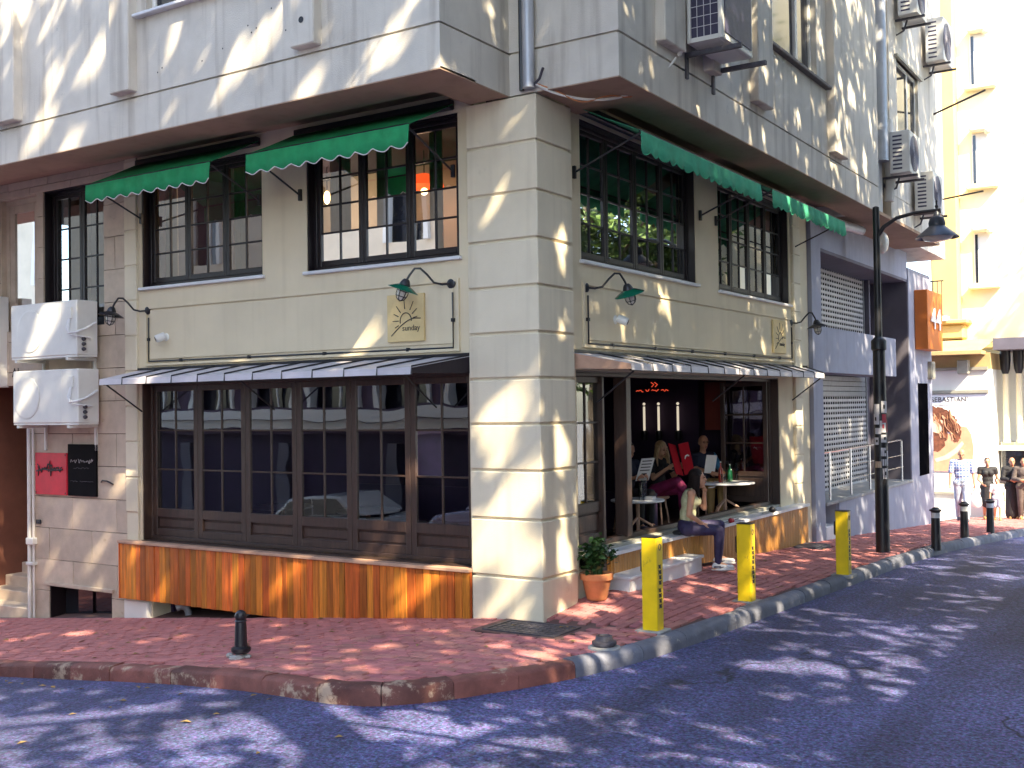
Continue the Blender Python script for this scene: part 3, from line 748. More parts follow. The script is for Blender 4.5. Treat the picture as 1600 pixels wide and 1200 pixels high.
obj('bench_core', MB().box(-.3,-.035,1.34,8.4,-.3,.47), M['dark_wood'], bld)

# --- timber apron under the left window
rp = random.Random(5); x = -6.78
mb = MB().box(-6.80,-.905,-.055,.10,.425,.465,.006); obj('apron_cap', mb, M['trim_wood'], bld)
while x < -.91:
    wd = rp.choice([.085,.095,.10,.11,.12]); x1 = min(x+wd,-.905)
    z0 = max(-.325, h((x+x1)/2,0)-.06) + rp.uniform(-.004,.004)
    if x > -3.2: z0 = max(z0, h((x+x1)/2,0)-.05)
    off = rp.uniform(0,.010)
    obj('plank', MB().box(x+.003,x1-.003,-.020-off,.014,z0,.424,.005), M['plank'], bld); x = x1
obj('plank_end', MB().box(-6.80,-6.782,-.03,.06,-.33,.424), M['plank'], bld)
# open basement recess below the apron, with two vent elbows
mb = MB().box(-6.3,-2.9,.9,.95,-1.3,.4); mb.box(-6.28,-6.2,.4,.9,-1.3,.4); mb.box(-6.3,-2.9,.10,.95,-.30,-.26)
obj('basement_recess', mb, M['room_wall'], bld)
for vx, sc_ in ((-5.72,.8),(-4.62,1.0)):
    z = h(vx,.1)-.1; mb = MB(); mb.tube([(vx,.26,z),(vx,.25,z+.16*sc_),(vx-.01,.22,z+.24*sc_),(vx-.05,.17,z+.27*sc_),(vx-.09,.12,z+.24*sc_)], .062*sc_, 12)
    obj('vent_pipe', mb, M['zinc'], bld, True)

# --- metal pent canopies over the ground floor
def pent(side, u0, u1, wz, fz, fd, n, ends):
    w0, w1 = ends
    for i in range(n):
        f0, f1 = i/n, (i+1)/n
        a0, a1 = w0+(w1-w0)*f0+.004, w0+(w1-w0)*f1-.004
        b0, b1 = u0+(u1-u0)*f0+.004, u0+(u1-u0)*f1-.004
        mb = MB()
        vs = [T(side,a0,0,wz),T(side,a1,0,wz),T(side,b1,-fd,fz+.075),T(side,b0,-fd,fz+.075),T(side,b0,-fd-.004,fz),T(side,b1,-fd-.004,fz),
              T(side,a0,0,wz-.02),T(side,a1,0,wz-.02),T(side,b1,-fd+.02,fz+.035),T(side,b0,-fd+.02,fz+.035)]
        mb.add(vs, [(0,1,2,3),(3,2,5,4),(6,9,8,7),(4,5,8,9),(0,3,9,6),(1,7,8,2),(3,4,9),(2,8,5)])
        o = obj('canopy_panel', mb, M['canopy'], bld)
        s = MB(); p = Vector(T(side,a1,0,wz)); q = Vector(T(side,b1,-fd,fz+.075)); r_ = Vector(T(side,b1,-fd-.004,fz))
        s.tube([p+Vector((0,0,.012)),q+Vector((0,0,.012)),r_], .010, 5); obj('seam', s, M['black_metal'], o)
    mb = MB()
    fbox(mb,side,w0,w1,-.03,0,wz,wz+.03); fbox(mb,side,u0+.05,u1-.05,-fd+.03,-fd+.05,fz-.005,fz+.03)
    for u in (u0+.12, (u0+u1)/2, u1-.12):
        uw = min(max(u, min(w0,w1)+.05), max(w0,w1)-.05)
        mb.tube([T(side,u,-fd+.03,fz-.005),T(side,uw,-.005,fz-.36)], .011, 6)
        mb.tube([T(side,u,-fd+.03,fz-.005),T(side,uw,-.005,wz-.03)], .011, 6)
    obj('canopy_frame', mb, M['black_metal'], bld)
pent('L',-6.56,-1.30,2.79,2.585,.60,11,(-6.50,-.91)); pent('R',1.30,8.42,2.82,2.615,.52,13,(.80,9.05))
# triangular end cheeks by the pillar
mb = MB(); a = [T('L',-.91,-.002,2.785),T('L',-1.305,-.60,2.655),T('L',-1.305,-.60,2.60),T('L',-.91,-.002,2.60)]
mb.add(a+[(p[0]+.006,p[1],p[2]-.004) for p in a],[(0,1,2,3),(4,7,6,5),(0,4,5,1),(2,6,7,3)]); obj('canopy_cheek', mb, M['dark_wood'], bld)
mb = MB(); a = [T('R',.80,-.002,2.815),T('R',1.295,-.52,2.685),T('R',1.295,-.52,2.63),T('R',.80,-.002,2.64)]
mb.add(a+[(p[0],p[1]-.006,p[2]-.004) for p in a],[(0,1,2,3),(4,7,6,5),(0,4,5,1),(2,6,7,3)]); obj('canopy_cheek', mb, M['trim_wood'], bld)

# --- overhanging upper floors
G = .012
def band_wall(mb, x0,x1,y0,y1,z0,z1): mb.box(x0,x1,y0,y1,z0,z1)
# left bay: front at y=-1.22, end at x=-.34
mb = MB()
mb.box(-18,-.34,-1.22,-.98,LIP,5.98); mb.box(-.58,-.34,-.98,.27,LIP,5.98)
mb.box(-18,-.375,-1.185,-1.0,5.98,6.005); mb.box(-.56,-.375,-1.0,.27,5.98,6.005)
for a,b,c,d in cells([-18,-.34],[6.005,TOP],[(-4.66,-2.36,6.96,8.6),(-10.6,-8.3,6.96,8.6),(-4.66,-2.36,10,11.6)]): mb.box(a,b,-1.22,-.98,c,d)
mb.box(-.58,-.34,-.98,.27,6.005,TOP)
obj('upper_wall', mb, M['stucco_grey'], bld)
# corner wall and right bay: front at x=.97
mb = MB()
mb.box(-.34,.97,.03,.27,LIP,5.98); mb.box(.73,.97,.27,10.0,LIP,5.98)
mb.box(-.34,.935,.065,.27,5.98,6.005); mb.box(.75,.935,.27,10.0,5.98,6.005)
mb.box(-.34,.97,.03,.27,6.005,TOP)
for a,b,c,d in cells([.27,10.0],[6.005,TOP],[(4.45,6.55,7.06,8.7)]): mb.box(.73,.97,a,b,c,d)
mb.box(-.1,.73,9.78,10.0,LIP,TOP)
obj('upper_wall', mb, M['stucco_grey'], bld)
# soffits: a wide lip and a slightly raised panel
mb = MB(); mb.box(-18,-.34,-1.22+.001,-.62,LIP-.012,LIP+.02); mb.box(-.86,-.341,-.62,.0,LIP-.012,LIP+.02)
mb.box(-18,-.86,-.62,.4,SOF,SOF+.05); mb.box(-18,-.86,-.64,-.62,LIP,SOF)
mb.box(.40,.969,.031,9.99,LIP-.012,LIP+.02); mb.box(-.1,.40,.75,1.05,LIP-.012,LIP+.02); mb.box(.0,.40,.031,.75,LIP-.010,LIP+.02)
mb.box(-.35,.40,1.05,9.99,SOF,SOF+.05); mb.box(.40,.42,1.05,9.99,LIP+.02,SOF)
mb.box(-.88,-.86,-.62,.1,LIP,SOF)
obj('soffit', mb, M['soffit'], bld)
# pilasters
for (x0,x1,zb) in ((-5.2,-4.84,6.05),(-2.22,-1.88,6.05),(-7.62,-7.13,6.05)):
    obj('pilaster', MB().box(x0,x1,-1.345,-1.20,zb,TOP,.012), M['stucco_grey'], bld)
for (y0,y1,zb) in ((.90,1.45,6.12),(2.2,2.5,6.12),(3.72,4.28,6.10),(7.05,7.75,6.06)):
    obj('pilaster', MB().box(.95,1.09,y0,y1,zb,TOP,.012), M['stucco_grey'], bld)
# upper windows
def upvc(axis, a0, a1, z0, z1, face, split):
    mb = MB(); t = .06
    def bx(m_, u0,u1,d0,d1,c,d,b=0):
        if axis == 'L': m_.box(u0,u1,face+d0,face+d1,c,d,b)
        else: m_.box(face-d1,face-d0,u0,u1,c,d,b)
    bx(mb,a0,a1,.08,.16,z0,z0+t,.008); bx(mb,a0,a1,.08,.16,z1-t,z1,.008); bx(mb,a0,a0+t,.08,.16,z0+t,z1-t,.008); bx(mb,a1-t,a1,.08,.16,z0+t,z1-t,.008)
    s_ = a0+(a1-a0)*split; bx(mb,s_-.05,s_+.05,.07,.16,z0+t,z1-t,.008)
    W = obj('window', mb, M['white_metal'], bld)
    for u0,u1 in ((a0+t,s_-.05),(s_+.05,a1-t)):
        pm = MB(); bx(pm,u0,u1,.115,.119,z0+t,z1-t); obj('pane', pm, M['window_dark'], W)
    bm_ = MB(); bx(bm_,a0,a1,.20,.22,z0,z1); obj('blind', bm_, M['room_wall'], W)
upvc('L',-4.66,-2.36,6.96,8.6,-1.22,.5); upvc('R',4.45,6.55,7.06,8.7,.97,.66); upvc('L',-10.6,-8.3,6.96,8.6,-1.22,.5); upvc('L',-4.66,-2.36,10,11.6,-1.22,.5)
obj('window_sill', MB().box(-4.82,-2.24,-1.31,-1.1,6.92,6.96,.008), M['marble'], bld)
obj('window_sill', MB().box(.86,1.06,4.30,7.0,7.01,7.06,.008), M['iron'], bld)
# small drilled holes and rust marks left by old fixings
mb = MB(); ra = random.Random(2)
for k in range(22):
    u = ra.uniform(-4.6,-.8); z = ra.uniform(6.2,6.9)
    mb.lathe([(.008,0),(.011,.002),(.006,.003)], (u,-1.2205,z), 6, (0,-1,0))
mb.lathe([(.035,0),(.035,.004)], (-2.05,-1.3455,6.32), 10, (0,-1,0))
obj('fixing_holes', mb, M['black_metal'], bld)
kind(bpy.data.objects['fixing_holes'], 'stuff')

# --- left stone clad bay with entrance, belongs to the same house
HS = [(-8.62,-7.22,3.46,5.5),(-9.72,-8.78,3.46,5.5),(-10.6,-9.0,-1.5,2.64),(-8.52,-7.10,-1.3,-.30)]
mb = MB()
for a,b,c,d in cells([-16,-6.75],[-1.6,SOF],HS): mb.box(a,b,.12,.40,c,d)
obj('stone_backing', mb, M['grout'], bld)
rs = random.Random(8); z = -1.3; r_i = 0
while z < 5.7:
    hh = .46; u = -10.9 - (0.55 if r_i % 2 else 0)
    while u < -6.76:
        wd = .98; a, b = u+.004, min(u+wd,-6.755)-.004
        if b > a+.03:
            for (p,q,c,d) in cells([a,b],[z+.004,min(z+hh,SOF)-.004],HS):
                if q-p > .03 and d-c > .03 and q > -10.9:
                    off = rs.uniform(0,.006)
                    obj('stone_slab', MB().box(p,q,.088-off,.125,c,d,.003), M['stone'], bld)
        u += wd
    z += hh; r_i += 1
obj('end_wall', MB().box(-16.5,-10.9,.09,.4,-2,SOF), M['stone'], bld)
# dark wooden window in the stone bay
def wood_win(u0,u1,z0,z1,leaves,wood,gl):
    return window('L',u0,u1,z0,z1,leaves,2,4,d=.16,wood=wood,gl=gl)
wood_win(-8.62,-7.22,3.46,5.5,2,'dark_wood','glass_up')
w2 = window('L',-9.72,-8.78,3.46,5.5,1,1,1,d=.12,wood='stone',gl='glass_up',st=.12,fr=.1)
mb = MB(); mb.box(-9.6,-8.9,.30,.32,3.5,5.45); obj('blind', mb, M['sill_stone'], w2)
# basement window
mb = MB(); mb.box(-8.52,-7.10,.36,.40,-1.2,-.30); mb.box(-8.54,-8.50,.1,.38,-1.3,-.28); mb.box(-7.12,-7.08,.1,.38,-1.3,-.28)
W = obj('basement_window', mb, M['dark_wood'], bld)
for u0,u1 in ((-8.48,-7.85),(-7.77,-7.14)):
    pm = MB(); pm.box(u0,u1,.33,.335,-1.1,-.34); obj('pane', pm, M['window_dark'], W)
obj('stone_lintel', MB().box(-8.60,-7.04,.05,.2,-.30,-.25,.006), M['stone'], bld)
# entrance passage with steps
mb = MB(); mb.box(-10.7,-10.6,.1,3.2,-1.6,2.9); mb.box(-9.0,-8.9,.4,3.2,-1.6,2.9); mb.box(-10.7,-8.9,3.2,3.3,-1.6,2.9); mb.box(-10.7,-8.9,.4,3.2,2.64,2.75)
obj('entrance_passage', mb, mat('red_brown_paint',(0.20,0.075,0.045),0.7,.15,3,.1), bld)
for k in range(6):
    z0 = -1.2; z1 = -.70+.165*k; obj('entrance_step', MB().box(-10.58,-9.02,.12+.29*k,.12+.29*(k+1)+.03,z0,z1,.012), M['stone'], bld)
text('door_number','AL',.20,M['ink'],bld,frame_m((-9.28,.075,2.83),(1,0,0),(0,0,1)))
obj('entrance_post', MB().box(-9.9,-9.53,-.06,.12,2.62,4.0,.01), M['white_plaster'], bld)
# paper notice inside the entrance
nt_ = empty('paper_notice','small white paper notice on red brown wall inside the entrance','notice',(-9.0,.75,1.6))
mb = MB(); mb.box(-9.008,-9.002,.6,.95,1.35,1.70); mb2 = MB()
obj('sheet', MB().box(-9.32,-9.02,.45,.456,1.40,1.74), M['paper'], nt_)
mb = MB()
for k,wd in enumerate((.2,.22,.16)): mb.box(-9.17-wd/2,-9.17+wd/2,.446,.45,1.60-.06*k,1.62-.06*k)
mb.box(-9.26,-9.10,.446,.45,1.45,1.455); obj('print', mb, M['ink'], nt_)

# --- interiors: lower cafe room, upper room
mb = MB(); mb.box(-6.7,-.36,.43,9.3,.25,.33); obj('cafe_floor', mb, M['room_floor'], bld)
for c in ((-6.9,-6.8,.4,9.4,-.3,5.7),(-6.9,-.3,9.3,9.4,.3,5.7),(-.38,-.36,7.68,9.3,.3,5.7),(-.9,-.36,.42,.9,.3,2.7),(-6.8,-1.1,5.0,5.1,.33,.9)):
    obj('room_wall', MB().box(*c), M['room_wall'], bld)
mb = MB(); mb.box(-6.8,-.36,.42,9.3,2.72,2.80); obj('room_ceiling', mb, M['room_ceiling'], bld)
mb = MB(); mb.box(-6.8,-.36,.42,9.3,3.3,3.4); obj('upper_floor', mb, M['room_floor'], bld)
obj('added_partition', MB().box(-6.78,-.98,2.7,2.75,3.4,5.69), M['room_pale'], bld); obj('added_partition', MB().box(-6.78,-.94,2.76,2.8,3.4,5.69), M['room_wall'], bld)  # partitions added so the left panes look pale and the right panes dark
obj('added_partition', MB().box(-.98,-.94,.42,2.75,3.4,5.69), M['room_wall'], bld)
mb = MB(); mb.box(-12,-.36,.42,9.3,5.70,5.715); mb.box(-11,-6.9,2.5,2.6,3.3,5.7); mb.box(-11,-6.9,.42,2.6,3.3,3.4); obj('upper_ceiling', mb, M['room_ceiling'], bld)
# unseen light proof shell (roof and back walls) for the upper floors
mb = MB(); mb.box(-18,.73,-.97,9.78,TOP-.1,TOP); mb.box(-18,-.36,9.5,9.7,-.5,TOP-.1); mb.box(-.36,.73,9.5,9.7,5.75,TOP-.1); obj('light_proof_shell', mb, M['concrete'], bld)

# ================================================================= GREY SHOP HOUSE (right neighbour)
shop = empty('grey_shop_building', 'blue grey shop front with two perforated roller shutters and pale upper storeys', 'building', (-2, 13.5, 0))
mb = MB()
mb.box(-.35,0,9.16,9.70,-.6,5.02)                                # left jamb
mb.box(-.9,0,16.2,18.45,-1.4,5.25)                               # right pier
mb.box(-.60,-.02,9.70,15.05,2.75,3.57)                           # beam between the shutters
mb.box(-.9,-.02,9.70,16.2,4.98,5.60); mb.box(-.35,0,9.16,9.70,5.02,5.60); 
mb.box(-.04,0,10.55,16.2,-1.0,.36); mb.box(-.9,-.04,10.5,10.55,-.6,.36)
obj('render_frame', mb, M['shop_grey'], shop)
obj('terrace_slab', MB().box(-.9,.03,9.72,16.2,.36,.42,.008), M['concrete'], shop)
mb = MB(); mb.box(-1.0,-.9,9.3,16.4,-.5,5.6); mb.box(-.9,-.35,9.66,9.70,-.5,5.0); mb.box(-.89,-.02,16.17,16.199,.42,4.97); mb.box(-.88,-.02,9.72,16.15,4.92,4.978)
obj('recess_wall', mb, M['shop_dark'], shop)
obj('shop_step', MB().box(-.5,.0,9.74,10.35,-.4,-.02,.01), M['marble'], shop)
obj('shop_step', MB().box(-.8,-.3,9.74,10.3,-.02,.16,.01), M['marble'], shop)
# slit window in the pier
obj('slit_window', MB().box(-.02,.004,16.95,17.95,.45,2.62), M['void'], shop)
# roller shutters: slats with real punched slots
def shutter(y0, y1, z0, z1, x, closed):
    fr = MB(); fr.box(x-.05,x+.03,y0,y0+.05,z0,z1); fr.box(x-.05,x+.03,y1-.05,y1,z0,z1)
    S = obj('roller_shutter', fr, M['grey_metal'], shop)
    n = int((z1-z0)/.105); hgt = (z1-z0)/n
    # one slat mesh, shared
    me = None
    for k in range(n):
        z = z0+k*hgt
        if me is None or (closed and k == n-4):
            mb = MB(); solid = closed and k >= n-4
            if solid:
                mb.box(x-.012,x+.006,y0+.05,y1-.05,.006,hgt-.004,.004)
            else:
                mb.box(x-.006,x+.006,y0+.05,y1-.05,.0,hgt*.48,.004)
                mb.box(x-.004,x,y0+.05,y1-.05,hgt*.92,hgt-.002)
                yy = y0+.05
                while yy < y1-.06:
                    mb.box(x-.004,x,yy,yy+.05,hgt*.48,hgt*.92); yy += .16
            o = obj('slat', mb, M['shutter'] if not solid else M['grey_metal'], S); me = o
            o.location = (0,0,z)
        else:
            o = me.copy(); sc.collection.objects.link(o); o.location = (0,0,z)
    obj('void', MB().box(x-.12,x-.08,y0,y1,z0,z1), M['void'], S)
shutter(9.75,15.2,3.57,4.95,-.75,False); shutter(9.75,15.4,.42,2.75,-.78,True)
obj('reveal_panel', MB().box(-.89,-.62,15.2,15.3,3.5,4.95), M['shop_dark'], shop)
# hand rail on the terrace
mb = MB()
PY = [10.25,11.6,12.95,15.6]
for y in PY: mb.tube([(-.08,y,.42),(-.08,y,1.32)], .022, 8)
mb.tube([(-.08,9.9,1.30),(-.08,15.6,1.34),(-.5,16.15,1.22)], .02, 8)
for z in (.72,.98): mb.tube([(-.08,10.25,z),(-.08,15.75,z+.02)], .011, 6)
obj('hand_rail', mb, M['steel'], shop, True)
# upper storeys
mb = MB()
HW = [(11.75,13.5,7.0,8.75)]
for a,b,c,d in cells([11.15,15.2],[5.62,6.05],[]): mb.box(.5,.90,a,b,c,d)
mb.box(.5,.89,11.15,15.2,6.05,6.07)
for a,b,c,d in cells([11.15,15.2],[6.07,15],HW): mb.box(.5,.90,a,b,c,d)
mb.box(.40,.86,14.0,14.6,6.07,15)
mb.box(-1.0,.5,15.0,15.2,5.62,15); mb.box(-.4,.6,10.0,11.15,5.62,15); mb.box(-.9,.40,15.2,18.3,5.62,15)
obj('upper_wall', mb, M['stucco_grey'], shop)
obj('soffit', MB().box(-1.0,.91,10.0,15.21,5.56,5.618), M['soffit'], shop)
mb = MB(); mb.box(.80,.84,11.75,13.5,7.0,7.06); mb.box(.80,.84,11.75,13.5,8.69,8.75); mb.box(.80,.84,11.75,11.81,7.06,8.69); mb.box(.80,.84,13.44,13.5,7.06,8.69); mb.box(.79,.84,12.75,12.85,7.06,8.69)
W = obj('window', mb, M['white_metal'], shop)
for a,b in ((11.81,12.75),(12.85,13.44)): obj('pane', MB().box(.815,.82,a,b,7.06,8.69), M['window_dark'], W)
obj('window_hood', MB().box(.85,.96,11.6,13.7,8.75,8.80), M['sill_stone'], shop)
# orange number sign
og = empty('number_sign', 'orange box sign with white number 44 on the grey pier', 'sign', (.2,17.5,4.1))
obj('sign_box', MB().box(.005,.30,16.75,18.30,3.40,4.78,.01), M['orange'], og)
nb_ = text('number','44',.66,M['white_letter'],og,frame_m((.322,17.52,4.10),(0,1,0),(0,0,1)),.012); nb_.data.transform(Matrix.Diagonal((1.65,1.1,1,1)))
bx_ = empty('meter_box','small beige meter box on the corner of grey pier','box',(.05,18.3,2.9))
obj('case', MB().box(.004,.10,18.0,18.35,2.72,3.15,.01), M['sill_stone'], bx_); obj('door', MB().box(.10,.112,18.03,18.32,2.76,3.11,.004), M['sill_stone'], bx_)
# little white house lamp under the soffit
fl = empty('flood_lamp','white oval lamp hanging under the soffit beside street lamp','lamp',(.3,11.6,5.3))
mb = MB(); mb.tube([(.55,11.4,5.58),(.55,11.4,5.40)], .025, 8); obj('stem', mb, M['iron'], fl, True)
mb = MB(); mb.ball((.62,11.5,5.22), .17, 14, (.8,.9,1.25)); obj('globe', mb, M['bulb'], fl, True)
fp = empty('flag_rod_bracket','thin dark flag rod projecting from the pale upper wall','rod',(.9,14.9,8.2))
obj('rod', MB().tube([(.86,14.95,8.35),(2.0,14.6,8.62)], .022, 6), M['black_metal'], fp); obj('plate', MB().box(.80,.875,14.9,15.0,8.25,8.45,.005), M['black_metal'], fp)
fp2 = empty('flag_rod_bracket','thin dark rod low on upper wall beside last air conditioner','rod',(.9,14.9,6.4))
obj('rod', MB().tube([(.86,15.0,6.50),(1.9,14.7,6.55)], .018, 6), M['black_metal'], fp2); obj('plate', MB().box(.80,.875,14.95,15.05,6.44,6.58,.005), M['black_metal'], fp2)

# ================================================================= DISTANT STREET END
yb = empty('yellow_corner_building','tall sunlit pale yellow building with moulded ledges at the street end','building',(-.5,30,0))
mb = MB(); mb.box(-1.45,9,28.0,40,-2,20); obj('wall', mb, M['yellow_wall'], yb)
mb = MB(); mb.box(-1.9,-1.05,27.55,28.3,4.6,20,.05); obj('corner_shaft', mb, M['shaded_yellow_wall'], yb)
mb = MB(); mb.box(-2.1,-.9,27.35,28.2,4.15,4.62,.05); mb.box(-2.3,-.75,27.2,28.2,4.62,4.78,.04); mb.box(-2.3,9,27.5,28.1,3.80,4.12,.05); obj('cornice', mb, M['shaded_yellow_wall'], yb)
for z in (5.9,9.1,12.3):
    for xw in (-.62,1.4,3.4):
        mb = MB(); mb.box(xw-.02,xw+.62,27.96,28.02,z,z+1.7); W = obj('window', mb, M['white_wall'], yb)
        obj('pane', MB().box(xw+.02,xw+.10,27.94,27.962,z+.05,z+1.6), M['window_dark'], W)
        mb = MB(); mb.box(xw-.18,xw+.76,27.7,28.0,z-.16,z-.04,.03); obj('sill', mb, M['yellow_wall'], W)
        mb = MB(); mb.box(xw-.05,xw+.50,27.66,28.0,z+1.66,z+1.86,.06); mb.ball((xw+.5,27.8,z+1.68),.13,8); obj('hood', mb, M['yellow_wall'], W)
bal = MB()
for k in range(9): bal.tube([(-2.5+.13*k,27.0,4.9),(-2.5+.13*k,27.0,6.0)], .014, 5)
bal.tube([(-2.55,27.0,6.0),(-1.4,27.0,6.0)], .022, 5); bal.tube([(-2.55,27.0,4.9),(-1.4,27.0,4.9)], .022, 5)
obj('balcony_rail', bal, M['black_metal'], yb); obj('balcony_slab', MB().box(-2.7,-1.35,26.9,28,4.72,4.88), M['white_wall'], yb)
bp_ = MB()
for k in range(40):
    a = random.uniform(0,6.28); q = random.uniform(0,.22); c = (-1.75+q*math.cos(a),26.95+random.uniform(-.1,.1),5.15+random.uniform(-.15,.18))
    bp_.add([(c[0]-.06,c[1],c[2]-.03),(c[0]+.06,c[1]-.03,c[2]-.04),(c[0]+.02,c[1]+.03,c[2]+.07)],[(0,1,2)])
pl_ = empty('balcony_plant','small green plant on the far balcony','plant',(-1.75,26.95,4.9)); obj('leaves', bp_, M['leaf_dark'], pl_); obj('pot', MB().lathe([(.09,4.88),(.13,5.08)],(-1.75,26.95,0),10), M['terracotta'], pl_)

pk = empty('poster_wall_building','white wall with tan fascia carrying the large hair poster','building',(-.4,25,0))
mb = MB(); mb.box(-3.5,.42,24.0,26.5,-2,3.08); obj('wall', mb, M['white_wall'], pk)
mb = MB(); mb.box(-3.5,.42,24.02,26.5,3.08,3.55); obj('fascia', mb, M['brown_wall'], pk)
mb = MB(); mb.box(-3.6,.30,23.3,24.1,3.50,3.60); mb.add([(-3.6,23.3,3.6),(.30,23.3,3.6),(.55,24.4,3.95),(-3.6,24.4,3.95)],[(0,1,2,3)]); obj('awning_roof', mb, M['brown_wall'], pk)
obj('bracket_lamp', MB().box(-.42,-.12,23.7,24.0,2.95,3.35,.02), M['sill_stone'], pk)
for z in (3.06,2.40): obj('moulding', MB().box(-3.5,.36,23.92,24.0,z,z+.09), M['sill_stone'], pk)
obj('moulding', MB().box(-3.5,-.05,23.93,24.0,-.52,-.46), M['sill_stone'], pk)
obj('planter', MB().box(-1.25,-.85,23.4,23.8,-1.4,-.75,.03), M['white_wall'], pk)
ps = empty('hair_poster','tall poster of a curly brown haired woman with bare shoulders','poster',(-.4,23.98,.9))
obj('sheet', MB().box(-1.9,.34,23.975,23.995,.13,2.38), M['white_letter'], ps)
def flat(pts, y, m, name, jit=0):
    if jit:
        rj = random.Random(1); q = []
        for a_, b_ in zip(pts, pts[1:]+pts[:1]):
            for t_ in (0,.25,.5,.75): q.append((a_[0]+(b_[0]-a_[0])*t_+rj.uniform(-jit,jit), a_[1]+(b_[1]-a_[1])*t_+rj.uniform(-jit,jit)))
        pts = q
    mb = MB(); mb.prism(pts, .004, 'xz', y); return obj(name, mb, M[m], ps)
pk_skin = mat('printed_skin',(0.62,0.33,0.20),.6,.12,5,0); pk_skin2 = mat('printed_pale_skin',(0.78,0.55,0.40),.6,.08,5,0); pk_hair = mat('printed_hair',(0.16,0.055,0.03),.6,.6,9,0)
M['pk_brown'] = mat('printed_brown',(0.34,0.15,0.07),.6,.3,9,0); M['pk_skin'] = pk_skin; M['pk_skin2'] = pk_skin2; M['pk_hair'] = pk_hair
flat([(-1.5,.14),(-.62,.14),(-.36,.42),(-.20,.18),(-.10,.45),(-.07,.85),(-.13,1.22),(-.24,1.42),(-.40,1.45),(-.60,1.25),(-1.0,1.2),(-1.5,.9)], 23.970, 'pk_skin', 'shoulders')
flat([(-1.15,.50),(-.86,.60),(-.58,.80),(-.38,1.02),(-.33,.94),(-.50,.70),(-.76,.50),(-1.1,.40)], 23.966, 'pk_skin2', 'hand')
rq = random.Random(4)
flat([(-1.5,1.30),(-1.4,1.80),(-1.15,2.02),(-.88,2.0),(-.66,1.86),(-.52,1.62),(-.42,1.40),(-.40,1.15),(-.50,.98),(-.60,1.02),(-.66,1.20),(-.78,1.30),(-.80,1.1),(-.86,.86),(-1.02,.72),(-1.25,.70),(-1.5,.8)], 23.964, 'pk_hair', 'hair', .035)
flat([(-1.16,1.28),(-1.02,1.24),(-.90,1.33),(-.84,1.48),(-.90,1.62),(-1.04,1.66),(-1.16,1.58),(-1.22,1.42)], 23.960, 'pk_skin2', 'face')
def lock(p, n, wv, seed, m, y):
    rl = random.Random(seed); pts = []; a = rl.uniform(0,6)
    for t_ in range(n): pts.append((p[0]+(p[2]-p[0])*t_/(n-1)+wv*math.sin(a+t_*1.3), p[1]+(p[3]-p[1])*t_/(n-1)+wv*.5*math.cos(a+t_*1.1)))
    wd = .020; flat(pts+[(q[0]+wd+.01*math.sin(i),q[1]+wd*.5) for i,q in reversed(list(enumerate(pts)))], y, m, 'hair_lock')
for k in range(15):
    x0 = rq.uniform(-1.25,-.70); x1 = x0 + rq.uniform(.10,.34); lock((x0, rq.uniform(1.72,1.95), x1, rq.uniform(1.05,1.35)), 8, .030, k, rq.choice(['pk_skin','pk_hair','pk_brown']), 23.957-.0006*k)
for k in range(5): lock((-.98+.08*k, 1.66, -.90+.09*k, 1.30), 7, .022, 50+k, 'pk_hair', 23.946-.0006*k)
text('lettering','SEBASTIAN\u2019',.19,M['ink'],ps,frame_m((-.70,23.968,2.22),(1,0,0),(0,0,1)),.002,space=1.05)
text('lettering','PROFESSIONAL',.062,M['grey_plastic'],ps,frame_m((-.92,23.968,2.07),(1,0,0),(0,0,1)),.002)

en = empty('columned_entrance','bright columned entrance with dark capitals under a shaded porch roof','building',(1.4,25.5,0))
mb = MB(); mb.box(.45,6,25.2,27.9,-2,.95); mb.box(.45,6,26.5,27.9,.95,3.9); obj('wall', mb, M['white_wall'], en)
obj('porch_roof', MB().box(.50,6,24.0,26.6,3.62,3.95), M['shop_dark'], en)
for k in range(5):
    cx = .66+.36*k; mb = MB(); mb.lathe([(.10,.95),(.10,1.0),(.085,1.05),(.078,3.1)], (cx,25.0,0), 12); c = obj('column', mb, M['yellow_wall'], en, True)
    obj('capital', MB().lathe([(.08,2.95),(.13,3.1),(.15,3.35),(.15,3.62)], (cx,25.0,0), 12), M['black_metal'], c, True)
obj('shop_window', MB().box(.5,6,25.15,25.2,.05,.72), M['window_dark'], en); obj('ledge', MB().box(.42,6,24.9,25.3,.72,.86), M['yellow_wall'], en)
mb = MB(); mb.add([(.45,24.4,-.15),(6,24.4,.35),(6,25.2,.45),(.45,25.2,-.05)],[(0,1,2,3)]); mb.add([(.45,24.4,-.20),(6,24.4,.30),(6,24.38,.38),(.45,24.38,-.12)],[(0,1,2,3)]); obj('ramp_wall', mb, M['iron'], en)
obj('side_wall', MB().box(.45,6,24.45,25.2,-2,-.22), M['white_wall'], en)
# ================================================================= BUILDINGS ACROSS THE STREETS (seen only as reflections)
ob = empty('opposite_building','cream apartment house with white window trims reflected in the left windows','building',(-12,-13,0))
HO = [(x, x+1.75, z+.24, z+q+.24) for x in (-29,-26.8,-24.6,-22.4,-20.2,-18,-15.8,-13.6,-11.4,-9.2,-7,-4.8,-2.6) for z,q in ((2.02,2.1),)] + [(x, x+1.3, z, z+2.0) for x in (-25,-21.5,-18,-14.5,-11,-7.5,-4) for z in (6.2,9.6)]
mb = MB()
for a,b,c,d in cells([-30,1.0],[5.2,13],HO): mb.box(a,b,-11.0,-10.5,c,d)
w1 = MB()
for a,b,c,d in cells([-30,1.0],[1.6,5.2],HO): w1.box(a,b,-11.0,-10.5,c,d)
obj('lower_wall', w1, M['plum'], ob)
mb.box(-30,1,-16,-11,12.8,13); mb.box(.8,1.0,-16,-11,-3,12.8); obj('wall', mb, M['opp_wall'], ob)
